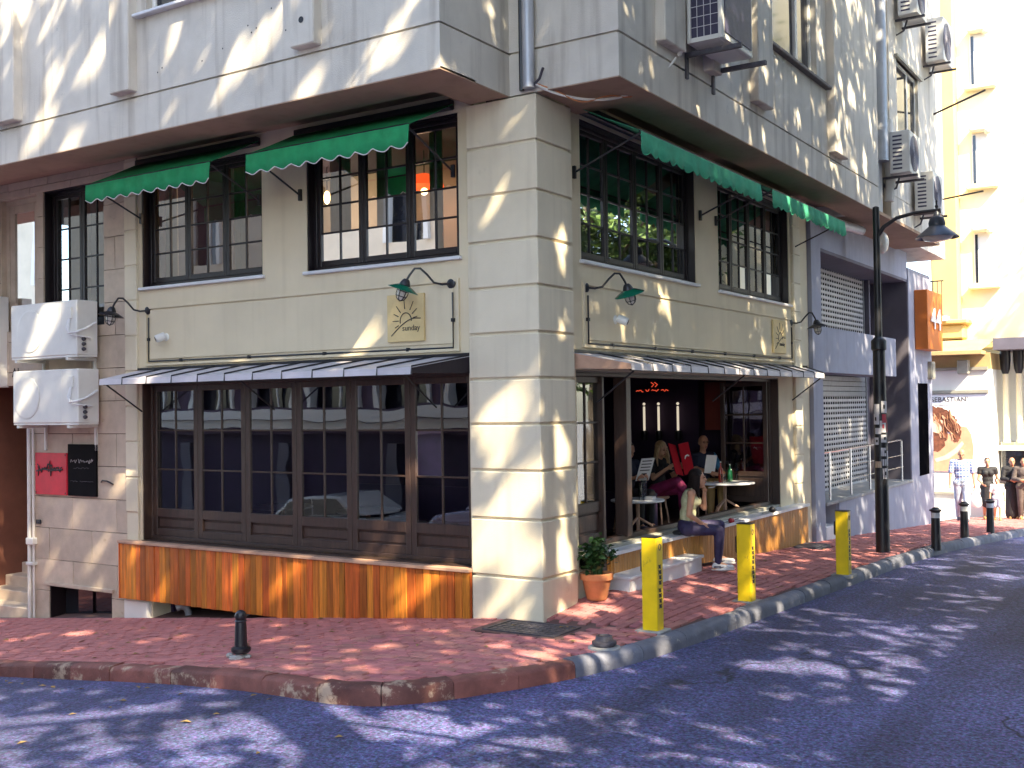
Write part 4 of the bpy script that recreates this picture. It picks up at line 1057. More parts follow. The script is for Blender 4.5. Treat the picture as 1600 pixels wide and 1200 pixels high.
for a,b,c,d in HO:
    mb = MB(); t = .13; mb.box(a,a+t,-10.62,-10.40,c,d); mb.box(b-t,b,-10.62,-10.40,c,d); mb.box(a+t,b-t,-10.62,-10.47,d-t,d); mb.box((a+b)/2-.03,(a+b)/2+.03,-10.70,-10.62,c,d)
    W = obj('window', mb, M['white_wall'], ob); obj('pane', MB().box(a,b,-10.82,-10.8,c,d), M['window_dark'], W)
for z,q,e in ((1.94,.26,.30),(1.72,.2,.14),(5.2,.2,.3),(8.8,.2,.3)): obj('cornice', MB().box(-30,1,-10.5,-10.5+e,z,z+q), M['white_wall'], ob)
obj('shop_front', MB().box(-29.8,.8,-10.9,-10.8,-3,1.6), M['room_wall'], ob)
for k in range(9): obj('shop_pier', MB().box(-29.6+3.7*k,-29.2+3.7*k,-10.8,-10.5,-3,1.36), M['shop_dark'], ob)
def parked_car(x, y, m, label):
    z = h0(x,y)-.14; c = empty('parked_car', label, 'car', (x,y,z), group='cars parked across the side street')
    tilt = .092
    P = lambda pts: [(x+a, z+b+tilt*a) for a,b in pts]
    low = [(-2.1,.32),(-2.12,.62),(-1.95,.80),(-1.2,.88),(1.0,.90),(1.95,.84),(2.1,.66),(2.08,.32)]; cab = [(-1.25,.88),(-.62,1.36),(.2,1.44),(1.05,1.38),(1.75,.90)]
    o = obj('body', MB().prism(P(low),1.66,'xz',y-.83), m, c); b = o.modifiers.new('b','BEVEL'); b.width = .07; b.segments = 3
    o = obj('cabin', MB().prism(P(cab),1.42,'xz',y-.71), m, c); b = o.modifiers.new('b','BEVEL'); b.width = .06; b.segments = 3
    for nm,pts in (('side_window',[(-1.0,.94),(-.56,1.30),(.12,1.36),(.12,.94)]),('side_window',[(.20,.94),(.20,1.36),(.98,1.31),(1.45,.94)])):
        obj(nm, MB().prism(P(pts),.012,'xz',y+.712), M['window_dark'], c)
    for a in (-1.3,1.35):
        for yy,sg in ((y+.70,1),(y-.70,-1)):
            w_ = obj('wheel', MB().lathe([(.20,0),(.31,.01),(.32,.05),(.32,.15),(.30,.19)],(x+a,yy-.02*sg,z+.32+tilt*a),18,(0,sg,0)), M['void'], c); obj('rim', MB().lathe([(.02,.17),(.19,.165),(.2,.15)],(x+a,yy-.0*sg,z+.32+tilt*a),14,(0,sg,0)), M['grey_metal'], w_)
    for a,mm in ((-2.10,'lamp_lens'),(2.08,'red_small')):
        for yy in (-.6,.6): obj('headlight' if a < 0 else 'tail_light', MB().ball((x+a,y+yy,z+.66+tilt*a),.10,10,(.4,1.3,.7)), M['bulb'] if a < 0 else M[mm], c)
parked_car(-6.0,-8.9, mat('lilac_paint',(0.42,0.38,0.50),.25,.03,2,0,coat=.6), 'lilac grey parked car across the side street, nearer the crossing')
parked_car(-11.6,-8.9, mat('pale_paint',(0.62,0.62,0.60),.25,.03,2,0,coat=.6), 'pale parked car across the side street, further down')
eb = empty('east_building','plain tall building across the road that shades the crossing','building',(14,4,0))
mb = MB(); mb.box(11.5,16,-16,14,-3,8.6); obj('wall', mb, M['east_wall'], eb)
for k in range(9):
    for z in (1,4.4):
        y = -14+3.1*k; W = obj('window', MB().box(11.42,11.5,y,y+1.4,z,z+1.9), M['white_wall'], eb); obj('pane', MB().box(11.40,11.42,y+.1,y+1.3,z+.1,z+1.8), M['window_dark'], W)
# ---- street trees across the road
GAPS = [((2.4,-.3,-.14),.22),((2.75,-.15,-.14),.26),((3.1,-.08,-.14),.24),((3.35,-.04,-.14),.14),((-2.0,-4.06,-.3),.26),((-2.3,-4.3,-.3),.22),((-.2,-3.99,-.16),.22),((-1.7,-3.66,-.27),.18),  # chosen sun patch targets; crown leaves on their sun rays are left out
  ((1.2,-3.41,-.14),.26),((1.6,-3.38,-.14),.26),((2.0,-3.15,-.14),.22),((0,-3.5,-.15),.15),((2.94,6.0,-.25),.2),((3.27,7,-.28),.3),((2.3,7.6,-.29),.2),((-4.2,-1.5,-.36),.25),((-6.1,-1.2,-.5),.22),
  ((-.8,-1.6,-.06),.16),((-2.5,-1.4,-.2),.18),((.4,.6,0),.2),((.45,1.4,0),.16),((-.43,0,2.19),.2),((-.4,0,1.3),.24),((-.6,0,.8),.2),((-.3,0,.6),.22),((-.5,0,1.75),.14),((-.5,0,4.5),.14),((0,.5,4.0),.16),((0,.36,1.85),.26),
  ((0,.44,3.1),.14),((0,.43,.7),.2),((-6.8,-1.22,5.9),.22),((-5.6,-1.22,6.6),.2),((-7.2,-1.22,7.5),.24),((-3.3,-1.22,6.05),.2),((-1.0,-1.22,5.85),.22),((-2.1,-1.22,5.65),.18),((-4.2,-1.22,6.6),.22),((-5.1,.1,3.65),.2),
  ((-2.9,.1,3.75),.14),((-5.4,.1,3.3),.16),((-2.6,.1,2.9),.2),((-2.0,.1,3.2),.12),((.97,1.9,5.75),.14),((.97,5.7,6.2),.16),((.97,8.4,7.2),.24),((.97,9.1,6.3),.2),((-.05,8.5,2.1),.3),((-.05,8.4,1.1),.24),((-.05,3.3,3.55),.18),
  ((-8.0,-.36,3.4),.3),((-8.3,-.36,2.5),.16),((-6.6,.0,1.6),.22),((-6.6,0,.2),.16),((-1.9,.2,1.5),.2),((-2.3,.1,.6),.22),((-3.6,-.03,.2),.2),((-1.6,-.03,.2),.22),((-5.9,-.03,-.1),.18),((-4.4,-.03,.2),.18)]
def tree(x, y, ht, r, zc, rz_, n, seed, label, off=(0,0), ls=1.0, lab='street trees across the road'):
    rd = random.Random(seed); z0 = h0(x,y)-.14
    t = empty('plane_tree', label, 'tree', (x,y,z0), group=lab)
    mb = MB(); mb.tube([(x,y,z0-.2),(x+.1,y+.05,z0+2),(x-.1,y,z0+4.5),(x+.1,y-.1,zc),(x,y,zc+rz_*.5)], [.30,.24,.20,.13,.04], 10)
    for k in range(9):
        a = rd.uniform(0,6.28); zz = rd.uniform(3.2, zc); L_ = r*rd.uniform(.5,.85)
        mb.tube([(x,y,zz),(x+L_*.5*math.cos(a),y+L_*.5*math.sin(a),zz+L_*.35),(x+L_*math.cos(a),y+L_*math.sin(a),zz+L_*.9)], [.10,.06,.02], 6)
    if off != (0,0): mb.tube([(x,y,z0+4),(x+off[0]*.5,y+off[1]*.5,zc*.75),(x+off[0],y+off[1],zc)], [.18,.12,.05], 8)
    obj('trunk', mb, M['bark'], t, True)
    x += off[0]; y += off[1]
    lm = MB(); cl = []; gaps = [(Vector(g),gr) for g,gr in GAPS] if lab == 'street trees across the road' else None
    for k in range(n):
        while True:
            p = Vector((rd.uniform(-1,1),rd.uniform(-1,1),rd.uniform(-1,1)))
            if .15 < p.length < 1: break
        cl.append(Vector((x+p.x*r, y+p.y*r, zc+p.z*rz_)))
    for c in cl:
        if c.z < z0+2.2: continue
        if c.x - (6.0-0.139*(c.y+9.86)) < 2.0 and c.z < 2.2+.46*math.hypot(c.x-6, c.y+9.86)+.3: continue
        cs = rd.uniform(.40,.78)*ls
        for q in range(34):
            d = Vector((rd.gauss(0,1),rd.gauss(0,1),rd.gauss(0,.7)))*cs*.62; p = c+d
            if gaps and any(((p-g).cross(SUN)).length < gr*rd.uniform(.65,1.3) for g,gr in gaps): continue
            u = Vector((rd.gauss(0,1),rd.gauss(0,1),rd.gauss(0,.6))).normalized(); v = u.orthogonal().normalized(); s_ = rd.uniform(.11,.20)*ls
            lm.add([p-u*s_, p+v*s_*.6, p+u*s_, p-v*s_*.6], [(0,1,2,3)])
    o = raw_obj('crown', lm, M['leaf'], t)
    return t
TREES = 1
tree(8.6,-4.5,14,5.6,11.5,7.0,330,21,'broad plane tree nearest the crossing',ls=1.22)
tree(7.9,3.2,15,4.6,11.2,8.2,370,22,'plane tree across the road facing the cafe bench',ls=1.12)
tree(8.1,9.6,15,4.4,11.2,8.0,420,23,'plane tree across the road facing the grey shop')
tree(9.0,-8.6,16,5.2,13.4,4.8,240,24,'leaning plane tree whose crown hangs over the side street',(-4.6,3.2),ls=1.25)
for (tx,ty,sd,lb) in ((12.5,25,31,'nearest leafy tree of the far row, behind the end of east building'),(13.0,32,32,'second leafy tree of the far row down the road'),(12.5,39.5,33,'third leafy tree of the far row down the road'),(13,47,34,'last leafy tree of the far row, at the road end')):
    tree(tx,ty,13,4.8,10.5,8.0,560,sd,lb,lab='trees further down the road')

# ================================================================= THINGS ON THE BUILDING
# awnings
def awning(side, u0, u1, wz, fd, fz, m, label):
    b = T(side,(u0+u1)/2,0,wz); a = empty('awning', label, 'awning', b, group='green scalloped awnings over the upper windows')
    # cloth with slight sag, valance with scallops
    n = 96; mb = MB(); val = .20; H = []
    for i in range(n+1):
        f = i/n; u = u0+(u1-u0)*f
        sc_n = max(5, int(round(abs(u1-u0)/.235)))
        s = abs(math.sin(math.pi*f*sc_n))
        wav = .010*math.sin(f*61)+.006*math.sin(f*23)
        H.append((T(side,u,-.07,wz), T(side,u,-fd*.55+wav*.3,wz-(wz-fz)*.50-.012), T(side,u,-fd,fz), T(side,u,-fd-.004+wav,fz-val*.55), T(side,u,-fd-.004+wav*1.4,fz-val-.045*s)))
    k = 5; mb.v = [p for r_ in H for p in r_]
    mb.f = [(i*k+j,(i+1)*k+j,(i+1)*k+j+1,i*k+j+1) for i in range(n) for j in range(k-1)]
    c = obj('canvas', mb, M[m], a, True)
    md = c.modifiers.new('thick','SOLIDIFY'); md.thickness = .004
    e = MB(); e.tube([Vector(r_[4])+Vector((0,0,-.001)) for r_ in H], .006, 5); obj('piping', e, M['white_cloth'] if m=='green' else M[m], a)
    mb = MB(); fbox(mb,side,u0+.02,u1-.02,-.10,-.01,wz-.05,wz+.06,.012); obj('roller_box', mb, M['black_metal'], a)
    mb = MB()
    mb.tube([T(side,u0,-fd+.012,fz),T(side,u1,-fd+.012,fz)], .014, 8)
    for u in (u0+.05,u1-.05):
        mb.tube([T(side,u,-fd+.02,fz-.01),T(side,u,-.03,wz-.73)], .012, 6)
        fbox(mb,side,u-.02,u+.02,-.035,-.001,wz-.80,wz-.66)
    obj('arm', mb, M['black_metal'], a)
awning('L',-6.46,-4.10,5.60,.86,5.20,'green','left green awning above the window nearest the stone wall')
awning('L',-3.50,-1.09,5.58,.86,5.20,'green','right green awning on pale wall beside pillar, above lit red lamp')
awning('R',.90,4.56,5.58,.88,5.19,'green_r','longer faded green awning on the right street side')
awning('R',5.03,8.52,5.58,.88,5.20,'green_r','faded green awning nearest the grey shop')

# swan neck wall lamps with wire cages
def wall_lamp(side, u, z, du, label, tilt=.35, shade='enamel_green', depth=.34):
    a = empty('wall_lamp', label, 'wall lamp', T(side,u,0,z), group='swan neck lamps on the cafe wall')
    def P(du_, d, dz): return Vector(T(side,u+du_,-d,z+dz))
    mb = MB(); ax = Vector(T(side,0,-1,0))-Vector(T(side,0,0,0))
    mb.lathe([(.055,0),(.055,.02),(.03,.035)], T(side,u,0,z), 14, ax); obj('wall_plate', mb, M['black_metal'], a, True)
    pts = [P(0,.02,0),P(du*.18,.08,-.01),P(du*.34,.14,.01),P(du*.46,.20,.10),P(du*.58,.25,.165),P(du*.70,.29,.165),P(du*.82,.32,.09),P(du*.90,depth,.02)]
    obj('arm', MB().tube(pts,.013,8), M['black_metal'], a, True)
    hd = P(du*.90,depth,.02); axis = (Vector((0,0,-1)) + (P(du,depth,0)-P(0,depth,0)).normalized()*tilt + ax*.12).normalized()
    mb = MB(); mb.lathe([(.028,-.03),(.045,-.01),(.062,.03),(.066,.055)], hd, 14, axis); obj('cap', mb, M['black_metal'], a, True)
    mb = MB(); mb.lathe([(.055,.035),(.10,.055),(.175,.095),(.178,.10),(.098,.066),(.05,.05)], hd, 22, axis); obj('shade', mb, M[shade], a, True)
    mb = MB(); mb.lathe([(.05,.06),(.055,.11),(.052,.17),(.03,.205),(.004,.215)], hd, 14, axis); obj('glass_bulb', mb, M['bulb'], a, True)
    mb = MB(); ux = axis.orthogonal().normalized(); vx = axis.cross(ux)
    for k in range(6):
        q = 2*math.pi*k/6; dr = ux*math.cos(q)+vx*math.sin(q)
        mb.tube([hd+axis*.07+dr*.066,hd+axis*.15+dr*.064,hd+axis*.20+dr*.045,hd+axis*.226], .005, 5)
    for t_,r_ in ((.11,.068),(.17,.062)):
        mb.tube([hd+axis*t_+(ux*math.cos(q)+vx*math.sin(q))*r_ for q in [2*math.pi*k/14 for k in range(15)]], .005, 5)
    obj('cage', mb, M['black_metal'], a, True)
wall_lamp('L',-1.19,3.60,-.42,'green shaded cage lamp overhanging the square sun sign')
wall_lamp('L',-6.30,3.60,-.36,'black shaded cage lamp at left end of cream wall, above the canopy',.1,'black_metal')
wall_lamp('R',1.20,3.57,.42,'green shaded cage lamp on the right street wall beside the pillar',.35)
wall_lamp('R',8.30,3.56,.36,'dark shaded cage lamp at far end of cafe wall by grey shop',.1,'black_metal')
# security cameras
def seccam(side,u,z,label,sx):
    a = empty('security_camera', label, 'camera', T(side,u,0,z)); ax = Vector(T(side,0,-1,0))-Vector(T(side,0,0,0)); sd = Vector(T(side,1,0,0))-Vector(T(side,0,0,0))
    c = Vector(T(side,u,0,z)); d = (ax*.7+sd*sx+Vector((0,0,-.35))).normalized()
    mb = MB(); mb.lathe([(.055,0),(.055,.015),(.03,.03)], c, 14, ax); mb.tube([c+ax*.02,c+ax*.07,c+ax*.09+d*.01],.016,8); obj('mount', mb, M['white_metal'], a, True)
    p = c+ax*.09; mb = MB(); mb.lathe([(.03,-.05),(.05,-.045),(.054,.03),(.05,.08),(.042,.085)], p, 14, d); obj('housing', mb, M['white_metal'], a, True)
    mb = MB(); mb.lathe([(.036,.086),(.03,.092),(.004,.095)], p, 14, d); obj('lens', mb, M['eye'], a, True)
seccam('L',-5.92,3.22,'white security camera on cream wall left of sun sign, under the frieze',-.5)
seccam('R',1.90,3.24,'white security camera under the green lamp on the right street wall',.3)

# sun signs
def sun_sign(side, u0, u1, z0, z1, label):
    a = empty('cafe_sign', label, 'sign', T(side,(u0+u1)/2,0,(z0+z1)/2)); mb = MB(); fbox(mb,side,u0,u1,-.05,-.016,z0,z1,.004); obj('board', mb, M['ochre'], a)
    W, H = u1-u0, z1-z0
    def P(x,y): return Vector(T(side,u0+W*x,-.052,z0+H*y))
    mb = MB(); r = .0062
    cx, cy = .52,.46
    mb.tube([P(cx-.155*math.cos(t)*1.0, cy-.03+.155*W/H*math.sin(t)*1.15) for t in [math.pi*(k/16)*1.08-.25 for k in range(17)]], r, 5)
    mb.tube([P(.12+.80*t, .13+.36*math.sin(min(1,t*1.15)*math.pi*.5)-.05*max(0,t-.7)) for t in [k/14 for k in range(15)]], r, 5)
    for ang,l0,l1 in ((180,.20,.36),(156,.22,.36),(130,.22,.40),(96,.24,.42),(62,.24,.44),(38,.22,.38),(14,.20,.32),(205,.22,.33)):
        t = R(ang); mb.tube([P(cx+l0*math.cos(t),cy-.02+l0*W/H*1.05*math.sin(t)),P(cx+l1*math.cos(t),cy-.02+l1*W/H*1.05*math.sin(t))], [r,r*.7], 5)
    obj('sun_drawing', mb, M['ink'], a)
    right = Vector(T(side,1,0,0))-Vector(T(side,0,0,0)); text('lettering','sunday',.092,M['ink'],a,frame_m(P(.66,.28),right,(0,0,1)),.002)
sun_sign('L',-2.08,-1.55,2.98,3.52,'square ochre sun sign facing the side street under green lamp')
sun_sign('R',7.32,7.92,3.02,3.56,'ochre sun sign on the right street wall near grey shop')

# red and black notice boards on the stone
rb = empty('red_sign','bright red square sign with dark script on stone wall','sign',(-8.42,.06,1.34))
obj('board', MB().box(-8.80,-8.06,.055,.085,1.03,1.64,.004), M['red_board'], rb)
mb = MB(); rw = random.Random(6)
x = -8.73; pts = []
while x < -8.14:
    pts.append((x,.052,1.40+rw.uniform(-.045,.05)+(.05 if abs(x+8.44)<.05 else 0))); x += .022
mb.tube(pts,.010,5); mb.tube([(-8.76,.052,1.37),(-8.60,.052,1.40),(-8.40,.052,1.385),(-8.14,.052,1.40)],.012,5)
mb.tube([(-8.74,.052,1.47),(-8.70,.052,1.44),(-8.72,.052,1.30)],.010,5); mb.tube([(-8.47,.052,1.36),(-8.44,.052,1.52),(-8.42,.052,1.30),(-8.40,.052,1.42)],.010,5)
obj('script', mb, M['ink'], rb)
obj('screws', MB().box(-8.79,-8.77,.050,.056,1.05,1.07).box(-8.09,-8.07,.050,.056,1.05,1.07).box(-8.09,-8.07,.050,.056,1.60,1.62), M['ink'], rb)
kb = empty('black_sign','tall black board with faint chalk script beside the red sign','sign',(-7.7,.06,1.4))
obj('board', MB().box(-8.02,-7.38,.050,.085,1.03,1.77,.004), M['black_board'], kb)
mb = MB()
def scrib(x0,x1,z,amp,r,seed):
    rq_ = random.Random(seed); p = []; x = x0
    while x < x1: p.append((x,.047,z+rq_.uniform(-amp,amp))); x += .013
    mb.tube(p,r,4)
scrib(-7.95,-7.80,1.53,.028,.0035,1); scrib(-7.78,-7.62,1.53,.03,.0035,2); scrib(-7.60,-7.44,1.53,.032,.0045,3); obj('script', mb, M['chalk'], kb)
mb = MB(); scrib(-7.88,-7.52,1.43,.010,.003,4); scrib(-7.96,-7.78,1.24,.007,.003,5); scrib(-7.74,-7.44,1.24,.007,.003,6); obj('small_script', mb, M['chalk_dim'], kb)
cb = empty('wire_end','short black wire end poking out of stone slab beside black sign','wire',(-7.2,.06,1.25))
obj('wire', MB().tube([(-7.30,.075,1.24),(-7.24,.05,1.265),(-7.14,.05,1.26),(-7.04,.078,1.215)],.011,6), M['black_metal'], cb)
db = empty('door_bell','small black doorbell on stone wall below red sign','doorbell',(-8.7,.06,.6))
obj('plate', MB().box(-8.80,-8.70,.06,.085,.59,.65,.004), M['black_metal'], db); obj('button', MB().lathe([(.012,0),(.01,.008)],(-8.75,.06,.62),8,(0,-1,0)), M['steel'], db)

# split air conditioners
def ac_front(a, x0,x1,z0,z1,y, fan_f, m='white_metal'):
    """outdoor unit whose front faces -y"""
    mb = MB(); mb.box(x0,x1,y,y+.34,z0,z1,.012); mb.box(x0+.004,x1-.004,y+.01,y+.33,z0-.025,z0); obj('casing', mb, M[m], a)
    w = x1-x0; cx = x0+w*fan_f; cz = (z0+z1)/2-.01; r = min(.29,(z1-z0)*.42)
    mb = MB()
    for k in range(9):
        rr_ = r*(k+1)/9; mb.tube([(cx+rr_*math.cos(t),y-.006,cz+rr_*math.sin(t)) for t in [2*math.pi*q/24 for q in range(25)]],.0045,4,False)
    for k in range(8):
        t = 2*math.pi*k/8; mb.tube([(cx,y-.006,cz),(cx+r*math.cos(t),y-.006,cz+r*math.sin(t))],.005,4)
    mb.lathe([(r+.01,0),(r+.012,.012),(r-.01,.014)],(cx,y+.004,cz),28,(0,-1,0)); obj('fan_grille', mb, M['white_metal'], a)
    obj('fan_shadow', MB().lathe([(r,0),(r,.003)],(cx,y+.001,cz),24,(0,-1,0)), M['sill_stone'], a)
    px = x1-.20; mb = MB(); mb.box(px,px+.11,y-.02,y+.0,z1-.26,z1-.10,.006); mb.box(x1-.36,x1-.358,y-.002,y+.002,z0,z1); mb.box(px-.24,px-.16,y-.003,y,z1-.10,z1-.085); obj('service_cover', mb, M[m], a)
    mb = MB(); mb.tube([(px+.05,y-.01,z1-.26),(px+.05,y-.05,z1-.38),(px+.12,y-.07,z1-.46),(x1+.02,y-.02,z1-.45),(x1+.06,y+.1,z1-.40),(x1+.05,y+.28,z1-.30)],.017,7)
    mb.tube([(px+.06,y-.01,z1-.26),(px+.07,y-.04,z1-.41),(px+.14,y-.05,z1-.49),(x1+.02,y+.0,z1-.5),(x1+.03,y+.2,z1-.52)],.014,7); obj('hose', mb, M['white_cloth'], a, True)
    mb = MB()
    for k in range(3): mb.lathe([(.022,-.03),(.03,0),(.022,.03)],(x1+.012,y+.10,z0+.08+.07*k),8,(1,0,0))
    obj('valve', mb, M['iron'], a)
    for xx in (x0+.12,x1-.22): obj('bracket', MB().box(xx,xx+.05,y-.02,.12,z0-.07,z0-.03).box(xx+.01,xx+.04,.05,.09,z0-.4,z0-.07), M['white_metal'], a)
a1 = empty('air_conditioner','upper of two white air conditioners on the stone wall, sunlit front','air conditioner',(-8,-.3,3.4)); ac_front(a1,-8.74,-7.22,3.02,3.78,-.36,.30)
a2 = empty('air_conditioner','lower of two white air conditioners, just above red and black signs','air conditioner',(-8,-.3,2.4)); ac_front(a2,-8.70,-7.20,2.08,2.83,-.36,.22)
def ac_side(a, x, y0, y1, z0, z1, depth=.36, m='white_metal'):
    """unit hung on the right street wall, fan facing +x, louvred end facing the crossing"""
    mb = MB(); mb.box(x,x+depth,y0,y1,z0,z1,.012); obj('casing', mb, M[m], a)
    mb = MB(); n = 9
    for k in range(n):
        z = z0+.09+(z1-z0-.18)*k/(n-1)
        mb.box(x+.06,x+depth*.62,y0-.003,y0+.004,z-.018,z+.014)
    obj('louvre', mb, M['dark_coil'], a)
    cy, cz = y0+(y1-y0)*.42,(z0+z1)/2; r = (z1-z0)*.42; mb = MB()
    for k in range(7): rr_ = r*(k+1)/7; mb.tube([(x+depth+.006,cy+rr_*math.cos(t),cz+rr_*math.sin(t)) for t in [2*math.pi*q/20 for q in range(21)]],.005,4,False)
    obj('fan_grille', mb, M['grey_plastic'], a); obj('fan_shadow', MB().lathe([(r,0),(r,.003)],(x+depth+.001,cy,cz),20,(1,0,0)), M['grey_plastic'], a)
    for yy in (y0+.12,y1-.16): obj('bracket', MB().box(x-.2,x+depth+.1,yy,yy+.05,z0-.06,z0-.02).box(x-.2,x-.15,yy,yy+.05,z0-.35,z0-.06), M['iron'], a)
    obj('hose', MB().tube([(x+.1,y0+.3,z0-.02),(x+.05,y0+.25,z0-.22),(x-.08,y0+.2,z0-.30),(x-.18,y0+.22,z0-.1)],.02,6), M['iron'], a, True)
a3 = empty('air_conditioner','large old air conditioner with wire mesh end above right cafe windows','air conditioner',(1.3,2.1,6.5))
mb = MB(); x,dp,y0,y1,z0,z1 = 1.06,.42,1.52,2.45,6.24,7.3
mb.box(x,x+.045,y0,y1,z0,z1,.008); mb.box(x+dp-.05,x+dp,y0,y1,z0,z1,.008); mb.box(x+.045,x+dp-.05,y0,y1,z0,z0+.05); mb.box(x+.045,x+dp-.05,y0+.03,y1,z0+.05,z1); obj('casing', mb, M['white_metal'], a3)
obj('coil', MB().box(x+.05,x+dp-.055,y0+.02,y0+.029,z0+.05,z1), M['dark_coil'], a3)
mb = MB()
for k in range(1,4): mb.tube([(x+.045+(dp-.1)*k/4,y0+.006,z0+.05),(x+.045+(dp-.1)*k/4,y0+.006,z1)],.004,4)
for k in range(1,9): mb.tube([(x+.045,y0+.006,z0+.05+.115*k),(x+dp-.05,y0+.006,z0+.05+.115*k)],.004,4)
obj('mesh', mb, M['white_cloth'], a3)
obj('fan_panel', MB().box(x+dp,x+dp+.012,y0+.07,y1-.05,z0+.07,z1-.05,.004), M['dark_coil'], a3)
for yy in (y0+.14,y1-.02): obj('bracket', MB().box(.95,x+dp+.16,yy,yy+.05,z0-.10,z0-.05).box(.95,1.0,yy,yy+.05,z0-.34,z0-.10), M['iron'], a3)
obj('rail', MB().box(1.0,x+dp+.05,y0+.30,y0+.34,z0-.05,z0), M['iron'], a3)
obj('valve', MB().tube([(1.0,y0-.05,z0-.12),(1.02,y0-.12,z0-.14),(1.06,y0-.14,z0-.09)],.025,8), M['white_metal'], a3, True)
def A(label, *p):
    a = empty('air_conditioner', label, 'air conditioner', (p[0],p[1],p[3]), group='air conditioners on the far upper wall'); ac_side(a, *p)
A('small white air conditioner beside the drain pipe, below the far upper window',.98,10.75,11.55,6.35,7.12)
A('grey white air conditioner lowest and furthest along wall, above the street lamp',.96,12.75,13.6,5.95,6.72)
A('white air conditioner furthest along the wall, highest clear against yellow building',.98,13.9,14.75,9.2,10.1)
A('white air conditioner cut off by the top of picture beside drain pipe',.98,11.6,12.4,9.5,10.3)

# drain pipes and cable
dp1 = empty('drain_pipe','grey downpipe in the corner above the rusticated pillar','drain pipe',(-.03,-.05,5.5))
obj('pipe', MB().tube([(-.045,-.06,5.56),(-.045,-.06,12)],.065,14), M['zinc'], dp1, True); obj('conduit', MB().tube([(-.155,-.02,5.56),(-.155,-.02,12)],.028,8), M['black_metal'], dp1)
dp2 = empty('drain_pipe','thick pale drain pipe on upper wall where cafe and grey shop houses meet','drain pipe',(1.0,10.5,5.5))
obj('pipe', MB().tube([(.86,10.5,6.55),(.86,10.5,14)],.17,16), M['zinc'], dp2, True); obj('box', MB().box(.62,.86,10.25,10.7,5.60,6.95,.01), M['zinc'], dp2); obj('band', MB().box(.60,.9,10.22,10.73,6.95,7.0), M['iron'], dp2)
obj('lower_pipe', MB().tube([(.9,11.0,7.4),(.93,11.0,6.3),(.90,11.0,5.9)],.09,12), M['white_plaster'], dp2, True)
obj('branch', MB().tube([(.2,9.7,5.42),(.35,11.1,5.42)],.09,12), M['zinc'], dp2, True)
dp3 = empty('drain_pipe','thin white pipe running down the edge of entrance below air conditioners','pipe',(-8.9,.03,.6))
obj('pipe', MB().tube([(-8.93,.04,2.0),(-8.93,.04,.35),(-8.93,.04,-.82)],.028,8).tube([(-8.84,.05,2.0),(-8.84,.05,-.8)],.018,8), M['white_plaster'], dp3, True)
obj('clamp', MB().box(-8.97,-8.80,.0,.09,.28,.38,.01).box(-8.97,-8.80,.0,.09,-.02,.02,.004), M['white_metal'], dp3)
cbl = empty('hanging_cable','loose cable sagging from corner pipe to the large air conditioner','cable',(.5,-.1,5.5))
P0, P1 = Vector((.03,-.05,5.60)), Vector((1.0,1.35,6.05)); pts = []
for k in range(22):
    f = k/21; p = P0.lerp(P1,f); p.z -= .36*math.sin(math.pi*f)**.8*(1-.25*f); p.x += .16*math.sin(math.pi*f); pts.append(p)
obj('cable', MB().tube(pts,.014,6), M['white_plaster'], cbl, True)
obj('second_cable', MB().tube([p+Vector((.0,-.01,.035*math.sin(i*.9))) for i,p in enumerate(pts[:16])],.008,5), M['terracotta'], cbl, True)
obj('cable_stub', MB().tube([(-.02,-.03,5.58),(.10,-.08,5.63),(.16,-.10,5.73)],.016,6), M['iron'], cbl, True)

# ================================================================= STREET FURNITURE
def yellow_post(x,y,hz,label):
    z = h(x,y); a = empty('yellow_bollard', label, 'bollard', (x,y,z), group='square yellow parking posts along the kerb')
    s = .083; mb = MB(); mb.box(x-s,x+s,y-s*.9,y+s*.9,z-.05,z+hz,.010); obj('post', mb, M['yellow'], a)
    obj('cap', MB().box(x-s-.002,x+s+.002,y-s*.9-.002,y+s*.9+.002,z+hz,z+hz+.008), M['black_metal'], a)
    obj('base_plate', MB().box(x-.14,x+.14,y-.13,y+.13,z-.03,z+.012,.006), M['concrete'], a)
    obj('reflector', MB().box(x-s-.03,x-s-.001,y-.05,y+.05,z+hz*.62,z+hz*.84,.012), M['black_metal'], a)
    for k in (.60,.35):                                             # two upright blocks of chunky black characters
        zc_ = z+hz*k
        for q,(w0,w1,nk) in enumerate(((.030,.034,.010),(.022,.034,.012),(.034,.034,.008),(.034,.024,.014))):
            z0_ = zc_-.10+.052*q
            obj('character', MB().prism([(y-.004-w0,z0_),(y-.004-nk,z0_+.010),(y-.004+nk,z0_),(y-.004+w1,z0_+.004),(y-.004+w1*.8,z0_+.026),(y-.004+w1,z0_+.045),(y-.004,z0_+.040),(y-.004-w0,z0_+.046),(y-.004-w0*.7,z0_+.022)],.0015,'yz',x+s+.0005), M['ink'], a)
    rg = MB(); c = Vector((x+s+.0015,y,z+hz*.895)); rg.tube([c+Vector((0,.022*math.cos(t),.03*math.sin(t))) for t in [2*math.pi*q/14 for q in range(15)]],.004,4,False); obj('lock_ring', rg, M['iron'], a)
yellow_post(1.23,.06,.92,'square yellow post nearest the camera, before the marble step')
yellow_post(1.40,2.15,.88,'middle yellow post beside the seated woman')
yellow_post(1.69,4.95,.85,'furthest of the three yellow posts, before the grey steps')
